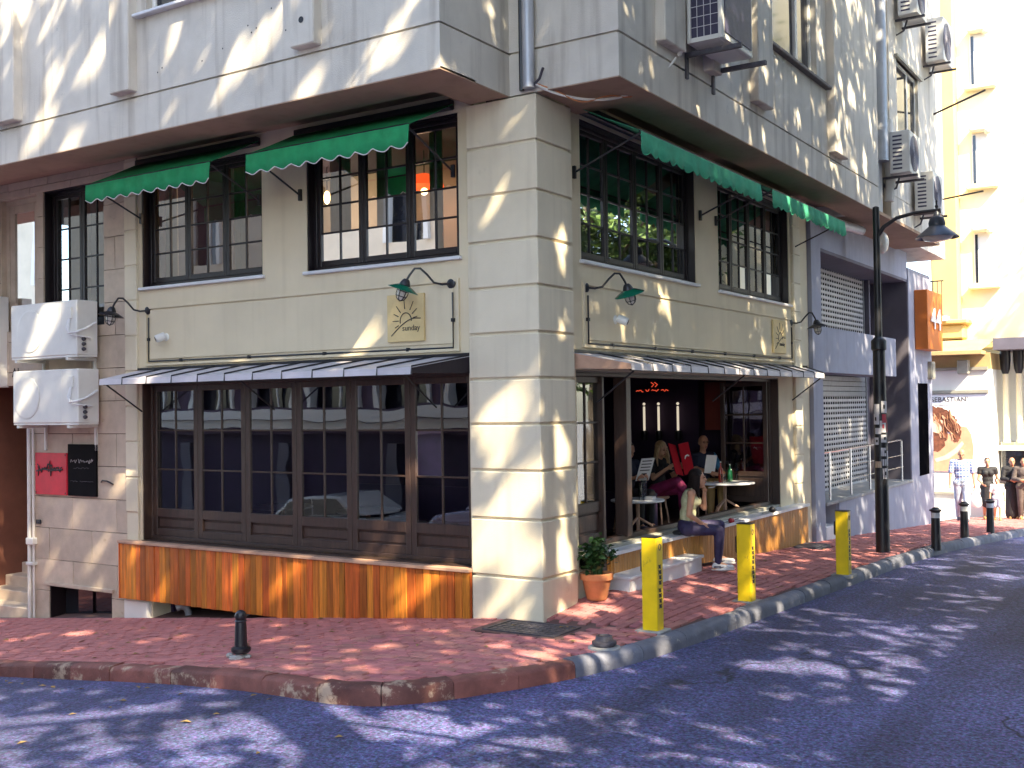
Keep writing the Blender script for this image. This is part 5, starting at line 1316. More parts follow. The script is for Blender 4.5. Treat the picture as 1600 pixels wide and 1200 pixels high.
def black_bollard(x,y,hz,label):
    z = h(x,y); a = empty('black_bollard', label, 'bollard', (x,y,z), group='black bollards with white bands along the kerb')
    obj('shaft', MB().lathe([(.085,-.05),(.08,0),(.07,hz*.74)],(x,y,z),14), M['black_metal'], a, True)
    obj('white_band', MB().lathe([(.072,hz*.74),(.07,hz*.87)],(x,y,z),14), M['white_cloth'], a, True)
    obj('head', MB().lathe([(.07,hz*.87),(.075,hz*.89),(.095,hz*.91),(.10,hz*.94),(.07,hz*.955),(.06,hz*.97),(.04,hz)],(x,y,z),14), M['black_metal'], a, True)
black_bollard(1.94,9.36,.66,'nearest black bollard with white band, past the street lamp')
black_bollard(1.82,12.37,.68,'middle black bollard with white band, in front of the walking man')
black_bollard(1.86,14.86,.70,'furthest black bollard with white band, in front of the woman')
z = h(-2.01,-2.31); lb = empty('ball_top_bollard','short black ball topped bollard in rubble on the left pavement','bollard',(-2.01,-2.31,z))
obj('shaft', MB().lathe([(.075,.05),(.095,.07),(.095,.10),(.062,.115),(.055,.30),(.05,.36)],(-2.01,-2.31,z),14), M['black_metal'], lb, True)
mb = MB(); mb.ball((-2.01,-2.31,z+.405),.058,14); mb.lathe([(.05,.345),(.06,.355),(.05,.37)],(-2.01,-2.31,z),14); obj('ball_top', mb, M['black_metal'], lb, True)
mb = MB(); rq2 = random.Random(9)
for k in range(12):
    a = rq2.uniform(0,6.28); q = rq2.uniform(.02,.16); s = rq2.uniform(.02,.05); mb.ball((-2.01+q*math.cos(a),-2.31+q*math.sin(a),z+.01),s,7,(1,1,.7))
obj('rubble', mb, M['concrete'], lb)
# street lamp
x,y = 1.42,8.02; z = h(x,y); sl2 = empty('street_lamp','tall black street lamp with curved arm and bell shade, stickers on pole','street lamp',(x,y,z))
obj('pole', MB().lathe([(.115,-.05),(.11,.02),(.095,3.05-z),(.095,3.2-z),(.058,3.24-z),(.052,5.3-z),(.02,5.32-z)],(x,y,z),16), M['black_metal'], sl2, True)
obj('collar', MB().lathe([(.10,3.02-z),(.118,3.04-z),(.118,3.17-z),(.10,3.2-z)],(x,y,z),16), M['black_metal'], sl2, True)
obj('arm', MB().tube([(x,y,4.82),(x+.12,y,4.98),(x+.32,y,5.10),(x+.6,y,5.15),(x+.98,y,5.16)],[.035,.034,.03,.028,.024],10), M['black_metal'], sl2, True)
hx = x+.92
obj('bell_shade', MB().lathe([(.018,.26),(.022,.20),(.045,.17),(.05,.13),(.10,.10),(.125,.02),(.12,-.03),(.19,-.09),(.31,-.19),(.325,-.215),(.30,-.20),(.1,-.05)],(hx,y,4.94),24), mat('blue_black_shade',(.05,.055,.075),.35,.2,6,.05), sl2, True)
obj('finial', MB().lathe([(.02,0),(.028,.03),(.012,.06),(.015,.10),(.004,.13)],(hx,y,5.19),10), M['black_metal'], sl2, True)
obj('diffuser', MB().lathe([(.24,-.19),(.20,-.24),(.08,-.27),(.01,-.275)],(hx,y,4.94),18), M['bulb'], sl2, True)
stk = [mat('sticker_white',(.62,.60,.62),.6,.1,9,0), mat('sticker_red',(.50,.06,.08),.6,.1,9,0), mat('sticker_black',(.03,.03,.035),.6,.1,9,0), mat('sticker_tan',(.55,.42,.30),.6,.1,9,0)]
rs2 = random.Random(12); zz = 1.02
while zz < 2.2:
    for a0 in (-1.9,-.75,.4):
        hh = rs2.uniform(.09,.2); w_ = rs2.uniform(.75,1.1); r = .1025+rs2.uniform(0,.002); vs = []; aa = a0+rs2.uniform(-.2,.2); zq = zz+rs2.uniform(-.04,.04)
        for k in range(5):
            t = aa+w_*k/4-.5; vs += [(x+r*math.cos(t),y+r*math.sin(t),zq),(x+r*math.cos(t),y+r*math.sin(t),zq+hh)]
        obj('sticker', MB().add(vs,[(2*k,2*k+2,2*k+3,2*k+1) for k in range(4)]), stk[rs2.choice([0,0,0,0,1,2,3,0])], sl2)
        if rs2.random() < .75:
            t0 = aa+rs2.uniform(-.3,.1); r2 = r+.0015; vs = []; z3 = zq+hh*.35
            for k in range(3):
                t = t0+.16*k; vs += [(x+r2*math.cos(t),y+r2*math.sin(t),z3),(x+r2*math.cos(t),y+r2*math.sin(t),z3+hh*.35)]
            obj('sticker_print', MB().add(vs,[(2*k,2*k+2,2*k+3,2*k+1) for k in range(2)]), stk[rs2.choice([2,2,1])], sl2)
    zz += .17
# marble step
ms = empty('marble_step','low white marble step before the open cafe front','step',(.12,2.5,.1))
mb = MB(); mb.box(-.06,.27,1.46,3.52,-.15,.222,.004); obj('riser', mb, M['marble'], ms)
obj('tread', MB().box(-.06,.295,1.43,3.55,.224,.262,.006), M['marble'], ms)
# potted plant
px,py = .13,.93; z = h(px,py); pp = empty('potted_plant','bushy green plant in terracotta pot beside the pillar','plant',(px,py,z))
obj('pot', MB().lathe([(.105,0),(.115,.01),(.16,.22),(.185,.225),(.19,.29),(.165,.295),(.155,.25),(.02,.245)],(px,py,z),20), M['terracotta'], pp, True)
obj('soil', MB().lathe([(.156,.25),(.15,.262),(.01,.27)],(px,py,z),16), M['soil'], pp)
rq3 = random.Random(31); lm = MB(); stem = MB()
for k in range(34):
    a = rq3.uniform(0,6.28); q = rq3.uniform(.02,.165); top = Vector((px+q*math.cos(a),py+q*math.sin(a)*1.05,z+.34+.26*(1-(q/.25)**2)+rq3.uniform(-.08,.05)))
    stem.tube([(px+.05*math.cos(a),py+.05*math.sin(a),z+.25),Vector((px+q*.5*math.cos(a),py+q*.5*math.sin(a),z+.38)),top],.005,4)
    for j in range(11):
        c = top+Vector((rq3.gauss(0,.042),rq3.gauss(0,.042),rq3.gauss(-.03,.05))); n_ = Vector((rq3.gauss(0,.6),rq3.gauss(0,.6),1)).normalized()
        u = n_.orthogonal().normalized(); u = (Matrix.Rotation(rq3.uniform(0,6.28),3,n_)@u); v = n_.cross(u); s = rq3.uniform(.018,.038)
        lm.add([c-u*s*1.2,c-u*s*.3+v*s*.8+n_*s*.15,c+u*s*.6+v*s*.55,c+u*s*1.35-n_*s*.3,c+u*s*.6-v*s*.55,c-u*s*.3-v*s*.8+n_*s*.15],[(0,1,5),(1,2,4,5),(2,3,4)])
obj('stems', stem, M['leaf_dark'], pp); kind(obj('leaves', lm, M['leaf_dark'], pp),'stuff')
# small things on the bench edge
rc = empty('red_table_clip','small red clip with a thin rod on the marble bench edge','clip',(.10,4.75,.52))
bx0 = bench_x(5.05)+.02
mb = MB(); mb.ball((bx0,5.05,.552),.035,10,(1,1.2,1)); mb.ball((bx0,5.13,.545),.028,10); mb.box(bx0-.012,bx0+.012,5.05,5.10,.517,.575); obj('body', mb, M['red_small'], rc, True)
obj('rod', MB().tube([(bx0,4.80,.545),(bx0,5.35,.550)],.005,5), M['black_metal'], rc)
kc = empty('black_table_clip','small black clip with a thin rod further along the bench edge','clip',(.10,6.6,.52)); bx1 = bench_x(6.75)+.01
mb = MB(); mb.ball((bx1,6.75,.56),.055,12,(1,1.1,.9)); obj('body', mb, M['black_metal'], kc, True); obj('rod', MB().tube([(bx1,6.3,.545),(bx1,6.95,.55)],.006,5), M['black_metal'], kc)

# ================================================================= INSIDE THE CAFE
def table(x,y,z0,hz,r,label):
    a = empty('cafe_table', label, 'table', (x,y,z0), group='round pale tables inside the cafe front')
    obj('top', MB().lathe([(r-.01,hz-.03),(r,hz-.022),(r,hz-.006),(r-.01,hz),(.01,hz)],(x,y,z0),28), M['marble'], a, True)
    mb = MB(); mb.lathe([(.03,.1),(.028,hz-.03)],(x,y,z0),10)
    obj('column', mb, M['trim_wood'], a, True)
    for k in range(3):
        t = 2.1*k+.4; obj('leg', MB().tube([(x,y,z0+hz*.55),(x+r*.5*math.cos(t),y+r*.5*math.sin(t),z0+.2),(x+r*.72*math.cos(t),y+r*.72*math.sin(t),z0)],.02,6), M['trim_wood'], a, True)
FZ = .33
def glass(x,y,z,r,hh,label,m='clear'):
    a = empty('drinking_glass', label, 'glass', (x,y,z)); obj('tumbler', MB().lathe([(r*.8,0),(r,hh),(r*.93,hh),(r*.74,.012),(.004,.012)],(x,y,z),14), M[m], a, True)
def bottle(x,y,z,hh,r,m,label):
    a = empty('bottle', label, 'bottle', (x,y,z)); obj('glass', MB().lathe([(r*.9,0),(r,.01),(r,hh*.55),(r*.75,hh*.66),(r*.35,hh*.76),(r*.32,hh*.95)],(x,y,z),14), M[m], a, True)
    obj('cap', MB().lathe([(r*.38,hh*.95),(r*.38,hh)],(x,y,z),10), M['white_metal'], a, True)
# two tables behind the threshold
T1 = (-.95,4.15); T2 = (-.80,7.0)
table(T1[0],T1[1],FZ,.56,.38,'round white table left, with two carafes, next to door post')
table(T2[0],T2[1],FZ,.62,.48,'round white table right, with green bottle, behind the seated woman')
z1, z2 = FZ+.56, FZ+.62
glass(T1[0]+.12,T1[1]-.12,z1,.045,.24,'tall clear glass carafe at left on left table'); glass(T1[0]+.05,T1[1]+.10,z1,.042,.26,'tall clear glass carafe at right on left table')
bottle(T2[0]-.02,T2[1]+.28,z2,.27,.042,'green_bottle','green glass bottle on the right table'); bottle(T2[0]-.05,T2[1]-.04,z2,.33,.038,'red_bottle','red brown bottle on the right table')
glass(T2[0]+.10,T2[1]-.30,z2,.036,.15,'small clear glass on the right table near the man'); glass(T2[0]+.05,T2[1]+.40,z2,.034,.20,'clear glass beside green bottle')
# napkin on table 1
nk = empty('napkin_holder','small white napkin stack on the left table','napkins',(T1[0]+.2,T1[1],z1)); obj('stack', MB().box(T1[0]+.14,T1[0]+.26,T1[1]-.06,T1[1]+.06,z1+.001,z1+.05,.006), M['paper'], nk)
# tables seen through the left windows
def ltable(x,y,label):
    table(x,y,FZ,.56,.42,label)
ltable(-1.75,1.25,'round pale table behind the right panes of left window'); ltable(-3.5,1.35,'round pale table behind the middle panes of left window'); ltable(-5.0,1.3,'round pale table behind the left panes of left window')
cn = empty('orange_napkin','folded orange napkin standing on table behind the left window','napkin',(-2.6,1.1,FZ+.5)); obj('cone', MB().lathe([(.055,0),(.05,.12),(.012,.34)],(-2.62,1.15,.80),10), M['orange'], cn, True); 
table(-2.62,1.15,FZ,.46,.2,'tiny round table carrying an orange napkin')
# wall sconces
def sconce(y,x,label):
    a = empty('wall_sconce', label, 'wall lamp', (x,y,2), group='shiny tube sconces on the cafe back wall')
    obj('tube', MB().lathe([(.018,1.74),(.021,1.76),(.021,2.16),(.018,2.18)],(x,y,0),12), M['sconce_highlight'], a, True)
    obj('base', MB().lathe([(.05,1.56),(.06,1.58),(.06,1.73),(.045,1.74)],(x,y,0),12), M['black_metal'], a, True); obj('knob', MB().lathe([(.015,2.20),(.03,2.225),(.015,2.25)],(x,y,0),10), M['sconce_highlight'], a, True)
obj('sconce_wall', MB().box(-3.4,-1.9,8.55,8.65,.33,2.72), M['room_wall'], bld)
for xs,lab in ((-2.92,'left'),(-2.55,'middle'),(-2.08,'right')): pass
sconce(8.46,-2.93,'leftmost shiny tube sconce, half hidden by the door post'); sconce(8.46,-2.64,'middle shiny tube sconce on the cafe back wall'); sconce(8.46,-2.26,'rightmost shiny tube sconce, above the man with glasses')
ns = empty('neon_sign','small red lit sign hanging below cafe ceiling','sign',(-2.4,7.8,2.4))
nm_ = frame_m((-2.05,7.0,2.45),(.84,.54,0),(0,0,1)); rn = random.Random(3); mb = MB()
for x0_,x1_ in ((-.28,-.16),(-.12,-.05),(-.02,.12),(.14,.27)):
    q_ = []; x_ = x0_
    while x_ < x1_: q_.append(nm_ @ Vector((x_, rn.uniform(-.022,.025), 0))); x_ += .02
    mb.tube(q_, .007, 5)
for s_ in (0,.06): mb.tube([nm_ @ Vector((-.03+s_,.14,0)), nm_ @ Vector((.02+s_,.10,0)), nm_ @ Vector((-.02+s_,.06,0))], .008, 5)
obj('script', mb, M['neon'], ns)
obj('hanger', MB().tube([(-2.05,7.0,2.6),(-2.05,7.0,2.72)],.008,5), M['black_metal'], ns)
rpn = empty('red_wall_panel','dim red brown wall hanging deep inside the cafe','wall hanging',(-1.3,8.5,2.2)); obj('cloth', MB().box(-1.75,-1.35,8.48,8.5,1.75,2.6), mat('red_brown_cloth',(.22,.04,.03),.8,.1,4,.1), rpn)
# upper room: lit red lamp, curtains
pl2 = empty('pendant_lamp','lit red pendant lamp glowing behind the upper window by pillar','lamp',(-3.05,2.0,5.2))
obj('shade', MB().lathe([(.05,5.38),(.12,5.36),(.26,5.24),(.27,5.20),(.10,5.28),(.05,5.32)],(-3.0,2.0,0),20), M['lamp_red'], pl2, True); obj('bulb', MB().ball((-3.0,2.0,5.14),.05,12), M['lamp_hot'], pl2, True); obj('cord', MB().tube([(-3.0,2,5.38),(-3.0,2,5.7)],.008,5), M['black_metal'], pl2)
pb = empty('pendant_lamp','lit bare bulb behind left pane of the upper window by pillar','lamp',(-4.7,2.2,5.2)); obj('bulb', MB().ball((-4.75,2.0,5.26),.06,12,(.8,.8,1.6)), M['lamp_hot'], pb, True); obj('cord', MB().tube([(-4.75,2.0,5.35),(-4.75,2,5.7)],.008,5), M['black_metal'], pb)
for px_,col,e in ((-3.0,(1.0,.66,.42),5),(-4.75,(1.0,.80,.62),12)):
    ld = bpy.data.lights.new('lamp_light','POINT'); ld.energy = e; ld.color = col; ld.shadow_soft_size = .08
    lo_ = bpy.data.objects.new('lamp_light', ld); sc.collection.objects.link(lo_); lo_.location = (px_,1.9,4.95)
def curtain(u0,u1,z0,z1,label,side='L',d=.36):
    a = empty('curtain', label, 'curtain', T(side,(u0+u1)/2,d,z0), group='linen curtains in the upper windows')
    n = 26; mb = MB()
    for i in range(n+1):
        f = i/n; u = u0+(u1-u0)*f; dd_ = d+.03*math.sin(f*31)
        mb.v += [T(side,u,dd_,z0),T(side,u,dd_,z1)]
    mb.f = [(2*i,2*i+2,2*i+3,2*i+1) for i in range(n)]; obj('cloth', mb, M['curtain'], a, True)
curtain(-3.30,-2.95,3.92,5.5,'curtain at left edge of the upper window by pillar'); curtain(-2.55,-2.30,3.92,5.5,'curtain in the middle of the upper window by pillar'); curtain(-1.75,-1.55,3.92,5.5,'curtain at the right side of upper window by pillar')
curtain(-6.36,-6.1,3.94,5.5,'curtain in the upper window above left awning'); curtain(-5.0,-4.75,3.94,5.5,'curtain at centre of the upper window under left awning'); curtain(-8.5,-8.0,3.5,5.4,'curtain in the dark window of the stone wall'); curtain(-7.85,-7.4,3.5,5.4,'right curtain in the dark window of the stone wall')

# dry leaves and litter
rf = random.Random(17); lm = MB()
for k in range(170):
    if k < 90: x,y = rf.uniform(-7,1.4), rf.uniform(-2.6,-.1)
    elif k < 120: x,y = rf.uniform(.3,1.5), rf.uniform(0,12)
    else: x,y = rf.uniform(-5,3.2), rf.uniform(-6.5,-3.4)
    if k >= 150: t_ = rf.uniform(0,1); x,y = -6+6*t_, -3.05-rf.uniform(0,.18)
    on_pave = in_pave(x,y); z = (h(x,y) if on_pave else h0(x,y)-.14)+.006
    if not on_pave and k < 120: continue
    a = rf.uniform(0,6.28); s_ = rf.uniform(.014,.034); c,d = math.cos(a)*s_, math.sin(a)*s_
    lm.add([(x-c*1.4,y-d*1.4,z),(x+d*.7,y-c*.7,z+rf.uniform(.002,.016)),(x+c*1.5,y+d*1.5,z+.003),(x-d*.7,y+c*.7,z+rf.uniform(.002,.016))],[(0,1,2),(0,2,3)])
kind(obj('fallen_leaves', lm, mat('dry_leaf',(0.26,0.17,0.06),.8,.4,30,0)),'stuff')

# ================================================================= PEOPLE
def cap(mb, p0, p1, r0, r1, n=12):
    p0, p1 = Vector(p0), Vector(p1); d = p1-p0; L = d.length
    if L < 1e-5: mb.ball(p0, max(r0,r1), n); return
    prof = [(r0*math.sin(a), -r0*math.cos(a)) for a in (.25,.7,1.2)] + [(r0,0),(r1,L)] + [(r1*math.cos(a), L+r1*math.sin(a)) for a in (.4,.9,1.35)]
    mb.lathe(prof, p0, n, d)
def ell(mb, c, radii, axes, n=14):
    m = MB().ball((0,0,0), 1.0, n); A = Matrix([Vector(a)*r for a, r in zip(axes, radii)]).transposed()
    mb.add([Vector(c) + A @ Vector(v) for v in m.v], m.f)
def organic(name, mb, m, parent, voxel=.011, it=3):
    o = raw_obj(name, mb, m, None)
    r_ = o.modifiers.new('r','REMESH'); r_.mode = 'VOXEL'; r_.voxel_size = voxel; r_.use_smooth_shade = True
    s = o.modifiers.new('s','SMOOTH'); s.iterations = it; s.factor = .5
    dg = bpy.context.evaluated_depsgraph_get(); me = bpy.data.meshes.new_from_object(o.evaluated_get(dg))
    o.modifiers.clear(); old = o.data; o.data = me; bpy.data.meshes.remove(old)
    me.polygons.foreach_set('use_smooth',[True]*len(me.polygons))
    o.data.materials.clear(); o.data.materials.append(m)
    if parent: o.parent = parent; o.matrix_parent_inverse = parent_inv(parent)
    return o
def hand(mb, w, d, nrm, curl=.5, k=1.0, thumb_side=1):
    d = Vector(d).normalized(); nrm = Vector(nrm); nrm = (nrm - d*nrm.dot(d)).normalized(); s = d.cross(nrm)*thumb_side
    c = w + d*.048*k; ell(mb, c, (.048*k,.040*k,.017*k), (d,s,nrm), 10)
    for i,(off,ln) in enumerate(((.028,.072),(.010,.080),(-.009,.075),(-.027,.058))):
        b = w + d*.082*k + s*off*k; a = curl*(.9+.08*i)
        d1 = (d*math.cos(a)+nrm*math.sin(a)).normalized(); d2 = (d*math.cos(a*2)+nrm*math.sin(a*2)).normalized()
        m_ = b+d1*ln*.5*k; cap(mb, b-d*.02*k, m_, .0098*k, .009*k, 8); cap(mb, m_, m_+d2*ln*.5*k, .009*k, .0075*k, 8)
    b = w + d*.022*k + s*.030*k; d1 = (d*.7+s*.62+nrm*.35).normalized(); m_ = b+d1*.042*k
    cap(mb, b, m_, .012*k, .0105*k, 8); d2 = (d*.9+s*.15+nrm*.4).normalized(); cap(mb, m_, m_+d2*.030*k, .0105*k, .009*k, 8)
def person(label, O, F, J, look, hair, skin='skin', k=1.0, voxel=.011, garments=(), hands=None, shoes=None, group=None, headdir=None):
    O = Vector(O); F = Vector((*F,0)).normalized(); U = Vector((0,0,1)); S = U.cross(F)
    a = empty('person', label, 'person', O, group=group)
    W = {n: O + F*p[0]*k + S*p[1]*k + U*p[2]*k for n,p in J.items()}
    hd = Vector(headdir or (1,0,0)); HF = (F*hd.x + S*hd.y + U*hd.z).normalized(); HS = U.cross(HF).normalized(); HU = HF.cross(HS)
    up = (W['neck']-W['pel']).normalized(); sh = (W['shL']-W['shR']).normalized(); fw = sh.cross(up).normalized()
    segs = {}
    def C(n,p,q,r0,r1): segs.setdefault(n,[]).append(('c',p,q,r0*k,r1*k))
    def E(n,c,r,ax): segs.setdefault(n,[]).append(('e',c,tuple(x*k for x in r),ax))
    pel, ch, nk = W['pel'], W['pel'].lerp(W['neck'],.68), W['neck']; fem = look.get('fem',0)
    E('hips', pel, (.105,.160,.115),(fw,sh,up))
    C('hips', W['hipL'],W['hipR'],.098,.098)
    wa = W['pel'].lerp(W['neck'],.34); E('torso', wa, (.095 if fem else .105,.128 if fem else .15,.14),(fw,sh,up))
    E('torso', ch, (.105,.150 if fem else .165,.155),(fw,sh,up)); C('torso', ch+up*.07*k+sh*.05*k, ch+up*.07*k-sh*.05*k,.085,.085)
    if fem:
        for s in (-1,1): E('torso', ch+fw*.075*k+sh*s*.065*k+up*.01*k, (.06,.062,.06),(fw,sh,up))
    for s in 'LR':
        C('shoulder', ch+up*.10*k+sh*(.06 if s=='L' else -.06)*k, W['sh'+s],.068,.054)
        C('uparm'+s, W['sh'+s],W['el'+s],.049,.039); C('forearm'+s, W['el'+s],W['wr'+s],.039,.026)
        C('thigh'+s, W['hip'+s],W['kn'+s],.088,.058); C('calf'+s, W['kn'+s],W['kn'+s].lerp(W['an'+s],.35),.056,.055); C('calf'+s, W['kn'+s].lerp(W['an'+s],.35),W['an'+s],.055,.036)
        toe = W.get('toe'+s, W['an'+s]+F*.15*k-U*.05*k); hl = W['an'+s]-F*.05*k-U*.055*k
        C('foot'+s, hl, toe,.036,.030); C('foot'+s, W['an'+s], toe,.038,.026)
    H = W['head']
    C('neck', nk-up*.02*k, H-HU*.06*k-HF*.012*k,.054,.050)
    E('head', H+HU*.018*k-HF*.01*k,(.094,.076,.098),(HF,HS,HU)); E('head', H+HF*.022*k-HU*.045*k,(.066,.060,.076),(HF,HS,HU))
    E('head', H+HF*.062*k-HU*.092*k,(.026,.028,.022),(HF,HS,HU))
    C('head', H+HF*.086*k+HU*.008*k, H+HF*.108*k-HU*.030*k,.009,.014)
    E('head', H+HF*.080*k+HU*.018*k,(.02,.052,.012),(HF,HS,HU))
    E('head', H+HF*.082*k-HU*.062*k,(.016,.027,.014),(HF,HS,HU))
    for s in (-1,1): E('head', H+HS*s*.076*k-HU*.012*k-HF*.008*k,(.020,.009,.032),(HF,HS,HU))
    def emit(mb, names, grow=0.0, cut=None):
        for n in names:
            base, frac = (n.split('@')[0], float(n.split('@')[1])) if '@' in n else (n,None)
            for sg in segs[base]:
                if sg[0]=='c':
                    _,p,q,r0,r1 = sg
                    if frac is not None: q = p.lerp(q,frac); r1 = r0+(r1-r0)*frac
                    cap(mb,p,q,r0+grow,r1+grow)
                else: ell(mb,sg[1],tuple(x+grow for x in sg[2]),sg[3])
    allseg = ['hips','torso','shoulder','neck','head']+[x+s for s in 'LR' for x in ('uparm','forearm','thigh','calf','foot')]
    mb = MB(); emit(mb, allseg)
    for s in 'LR':
        d = W['wr'+s]-W['el'+s]; hp = (hands or {}).get(s)
        dirv = (F*hp[0][0]+S*hp[0][1]+U*hp[0][2]) if hp else d
        nv = (F*hp[1][0]+S*hp[1][1]+U*hp[1][2]) if hp else (F*.3 + S*(-1 if s=='L' else 1))
        hand(mb, W['wr'+s], dirv, nv, hp[2] if hp else .45, k, 1 if s=='L' else -1)
    organic('body', mb, M[skin], a, voxel)
    for g in garments:
        nm, m_, names, grow = g[:4]; mb = MB(); emit(mb, names, grow*k)
        if len(g) > 4: g[4](mb, W, F, S, U, k)
        organic(nm, mb, M[m_], a, max(voxel,.010), 4)
    # face details
    mb = MB()
    for s in (-1,1): ell(mb, H+HF*.083*k+HS*s*.031*k+HU*.006*k,(.011*k,.013*k,.0075*k),(HF,HS,HU),8); ell(mb, H+HF*.088*k+HS*s*.033*k+HU*.028*k,(.006*k,.020*k,.004*k),(HF,HS,HU),8)
    obj('eyes', mb, M['eye'], a, True)
    mb = MB(); ell(mb, H+HF*.096*k-HU*.060*k,(.006*k,.023*k,.0055*k),(HF,HS,HU),10); ell(mb, H+HF*.095*k-HU*.069*k,(.007*k,.019*k,.006*k),(HF,HS,HU),10); obj('lips', mb, M['lips'], a, True)
    mb = MB(); hair(mb, H, HF, HS, HU, W, k)
    if mb.v: organic('hair', mb, M[look['hair']], a, max(.008, voxel*.8), 2)
    for s in 'LR':
        if shoes:
            toe = W.get('toe'+s, W['an'+s]+F*.15*k-U*.05*k); d = (toe-W['an'+s]); d.z = 0; d = d.normalized() if d.length > 1e-4 else F
            an = W['an'+s]; sd = U.cross(d); b = an - U*.088*k
            mb = MB(); cap(mb, b+U*.05*k-d*.045*k, b+U*.042*k+d*.17*k,.040*k,.036*k); cap(mb, an-U*.015*k-d*.02*k, b+U*.05*k+d*.10*k,.045*k,.036*k); o = organic('shoe', mb, M[shoes[0]], a, .009, 3)
            mb = MB(); ell(mb, b+d*.062*k+U*.014*k,(.155*k,.050*k,.022*k),(d,sd,U),14); obj('sole', mb, M[shoes[1]], o, True)
            if len(shoes) > 2:
                for q in (-1,1):
                    mb = MB(); cap(mb, b-d*.05*k+U*.05*k+sd*q*.034*k, b+d*.02*k+U*.055*k+sd*q*.036*k,.014*k,.012*k,8); cap(mb, b+d*.02*k+U*.040*k+sd*q*.036*k, b+d*.10*k+U*.060*k+sd*q*.026*k,.010*k,.006*k,8); obj('side_stripe', mb, M[shoes[2]], o, True)
    return a, W
def hair_short(mb,H,HF,HS,HU,W,k):
    ell(mb, H+HU*.034*k-HF*.022*k,(.094*k,.082*k,.090*k),(HF,HS,HU))
def hair_bald(mb,H,HF,HS,HU,W,k):
    ell(mb, H-HF*.035*k-HU*.005*k,(.072*k,.082*k,.062*k),(HF,HS,HU))
def hair_tied(mb,H,HF,HS,HU,W,k):
    hair_short(mb,H,HF,HS,HU,W,k); cap(mb,H-HF*.09*k+HU*.01*k,H-HF*.12*k-HU*.14*k,.035*k,.02*k)
def hair_long(mb,H,HF,HS,HU,W,k):
    ell(mb, H+HU*.040*k-HF*.028*k,(.100*k,.090*k,.092*k),(HF,HS,HU)); rr_ = random.Random(4)
    for i in range(30):
        t = -2.35+4.7*i/29; b = H + HU*.03*k - HF*.088*k*math.cos(t)*.9 + HS*.088*k*math.sin(t)
        if HF.dot(b-H) > .018*k: continue
        e = b - U_*(.26+.09*math.cos(t)+rr_.uniform(-.03,.04))*k + HF*rr_.uniform(-.02,.05)*k + (b-H).normalized()*.03*k
        m_ = b.lerp(e,.5)+(b-H).normalized()*rr_.uniform(.005,.03)*k; cap(mb,b,m_,.026*k,.024*k,8); cap(mb,m_,e,.024*k,.010*k,8)
U_ = Vector((0,0,1))
# ---- seated woman on the bench
wz = .517
Jw = {'pel':(0,0,.105),'neck':(.085,0,.60),'head':(.165,.0,.735),'hipL':(.02,.085,.085),'hipR':(.02,-.085,.085),
      'shL':(.085,.165,.545),'shR':(.06,-.165,.545),'elR':(.02,-.20,.275),'wrR':(.20,-.11,.150),'elL':(.26,.15,.33),'wrL':(.255,.06,.545),
      'knL':(.455,.07,.115),'knR':(.415,-.085,.06),'anL':(.445,.13,-.32),'anR':(.40,-.065,-.375),'toeL':(.61,.13,-.375),'toeR':(.565,-.065,-.425)}
wo = (bench_x(3.75)-.02, 3.50, wz)
def top_strap(mb, W, F, S, U, k):
    for s in 'LR': cap(mb, W['sh'+s].lerp(W['neck'],.45)+U*.02, W['pel'].lerp(W['neck'],.75)+(W['sh'+s]-W['neck'])*.45+F*.10,.024,.03); cap(mb, W['sh'+s].lerp(W['neck'],.45)+U*.02, W['pel'].lerp(W['neck'],.72)+(W['sh'+s]-W['neck'])*.45-F*.07,.024,.03)
wm, WW = person('woman with long dark hair in pale green top sitting on the bench, hand at chin', wo, (.86,.51), Jw, {'fem':1,'hair':'hair_dark'}, hair_long, 'skin_pale', 1.0, .0065,
   [('vest','olive_top',['torso'],.013,top_strap),('leggings','leggings',['hips','thighL','thighR','calfL@0.96','calfR@0.96'],.008)],
   {'L':((-.15,-.35,.9),(-.6,-.5,-.2),.95),'R':((.9,.25,-.25),(.1,.2,-1),.35)}, ('shoe_white','shoe_white','shoe_grey'), headdir=(.92,-.12,.03))
ce = empty('cigarette','white cigarette held in the hand of the seated woman','cigarette',WW['wrL'])
cp = WW['wrL']+Vector((.05,.02,.055)); obj('paper', MB().tube([cp,cp+Vector((.075,.045,.012))],.005,7), M['paper'], ce)
pu = empty('black_purse','small black purse with white tag on bench under the seated woman','purse',(bench_x(3.9),3.6,.52))
bxp = bench_x(3.3)+.005
obj('pouch', MB().box(bxp-.10,bxp+.02,3.36,3.54,.52,.575,.02), M['black_cloth'], pu, True); obj('tag', MB().box(bxp-.04,bxp+.03,3.44,3.50,.576,.60,.01), M['white_cloth'], pu)

# ---- guests inside
Js = {'pel':(0,0,.10),'neck':(.05,0,.60),'head':(.10,0,.755),'hipL':(.02,.09,.09),'hipR':(.02,-.09,.09),'shL':(.04,.185,.55),'shR':(.04,-.185,.55),
      'elL':(.14,.24,.30),'elR':(.14,-.24,.30),'wrL':(.34,.12,.36),'wrR':(.34,-.12,.36),'knL':(.45,.10,.12),'knR':(.45,-.10,.12),'anL':(.44,.10,-.33),'anR':(.44,-.10,-.33)}
def stool(x,y,z,hz,label):
    a = empty('cafe_stool',label,'stool',(x,y,z)); obj('seat', MB().lathe([(.17,hz-.04),(.19,hz-.02),(.18,hz),(.01,hz)],(x,y,z),18), M['trim_wood'], a, True)
    for q in range(4):
        t = .785+1.571*q; obj('leg', MB().tube([(x+.12*math.cos(t),y+.12*math.sin(t),z+hz-.03),(x+.19*math.cos(t),y+.19*math.sin(t),z)],.016,6), M['trim_wood'], a)
SH = .46
def guest(x,y,F,label,J,*a,**kw):
    stool(x,y,FZ,SH,'wooden stool under the '+kw.pop('who')); return person(label,(x,y,FZ+SH),F,J,*a,**kw)
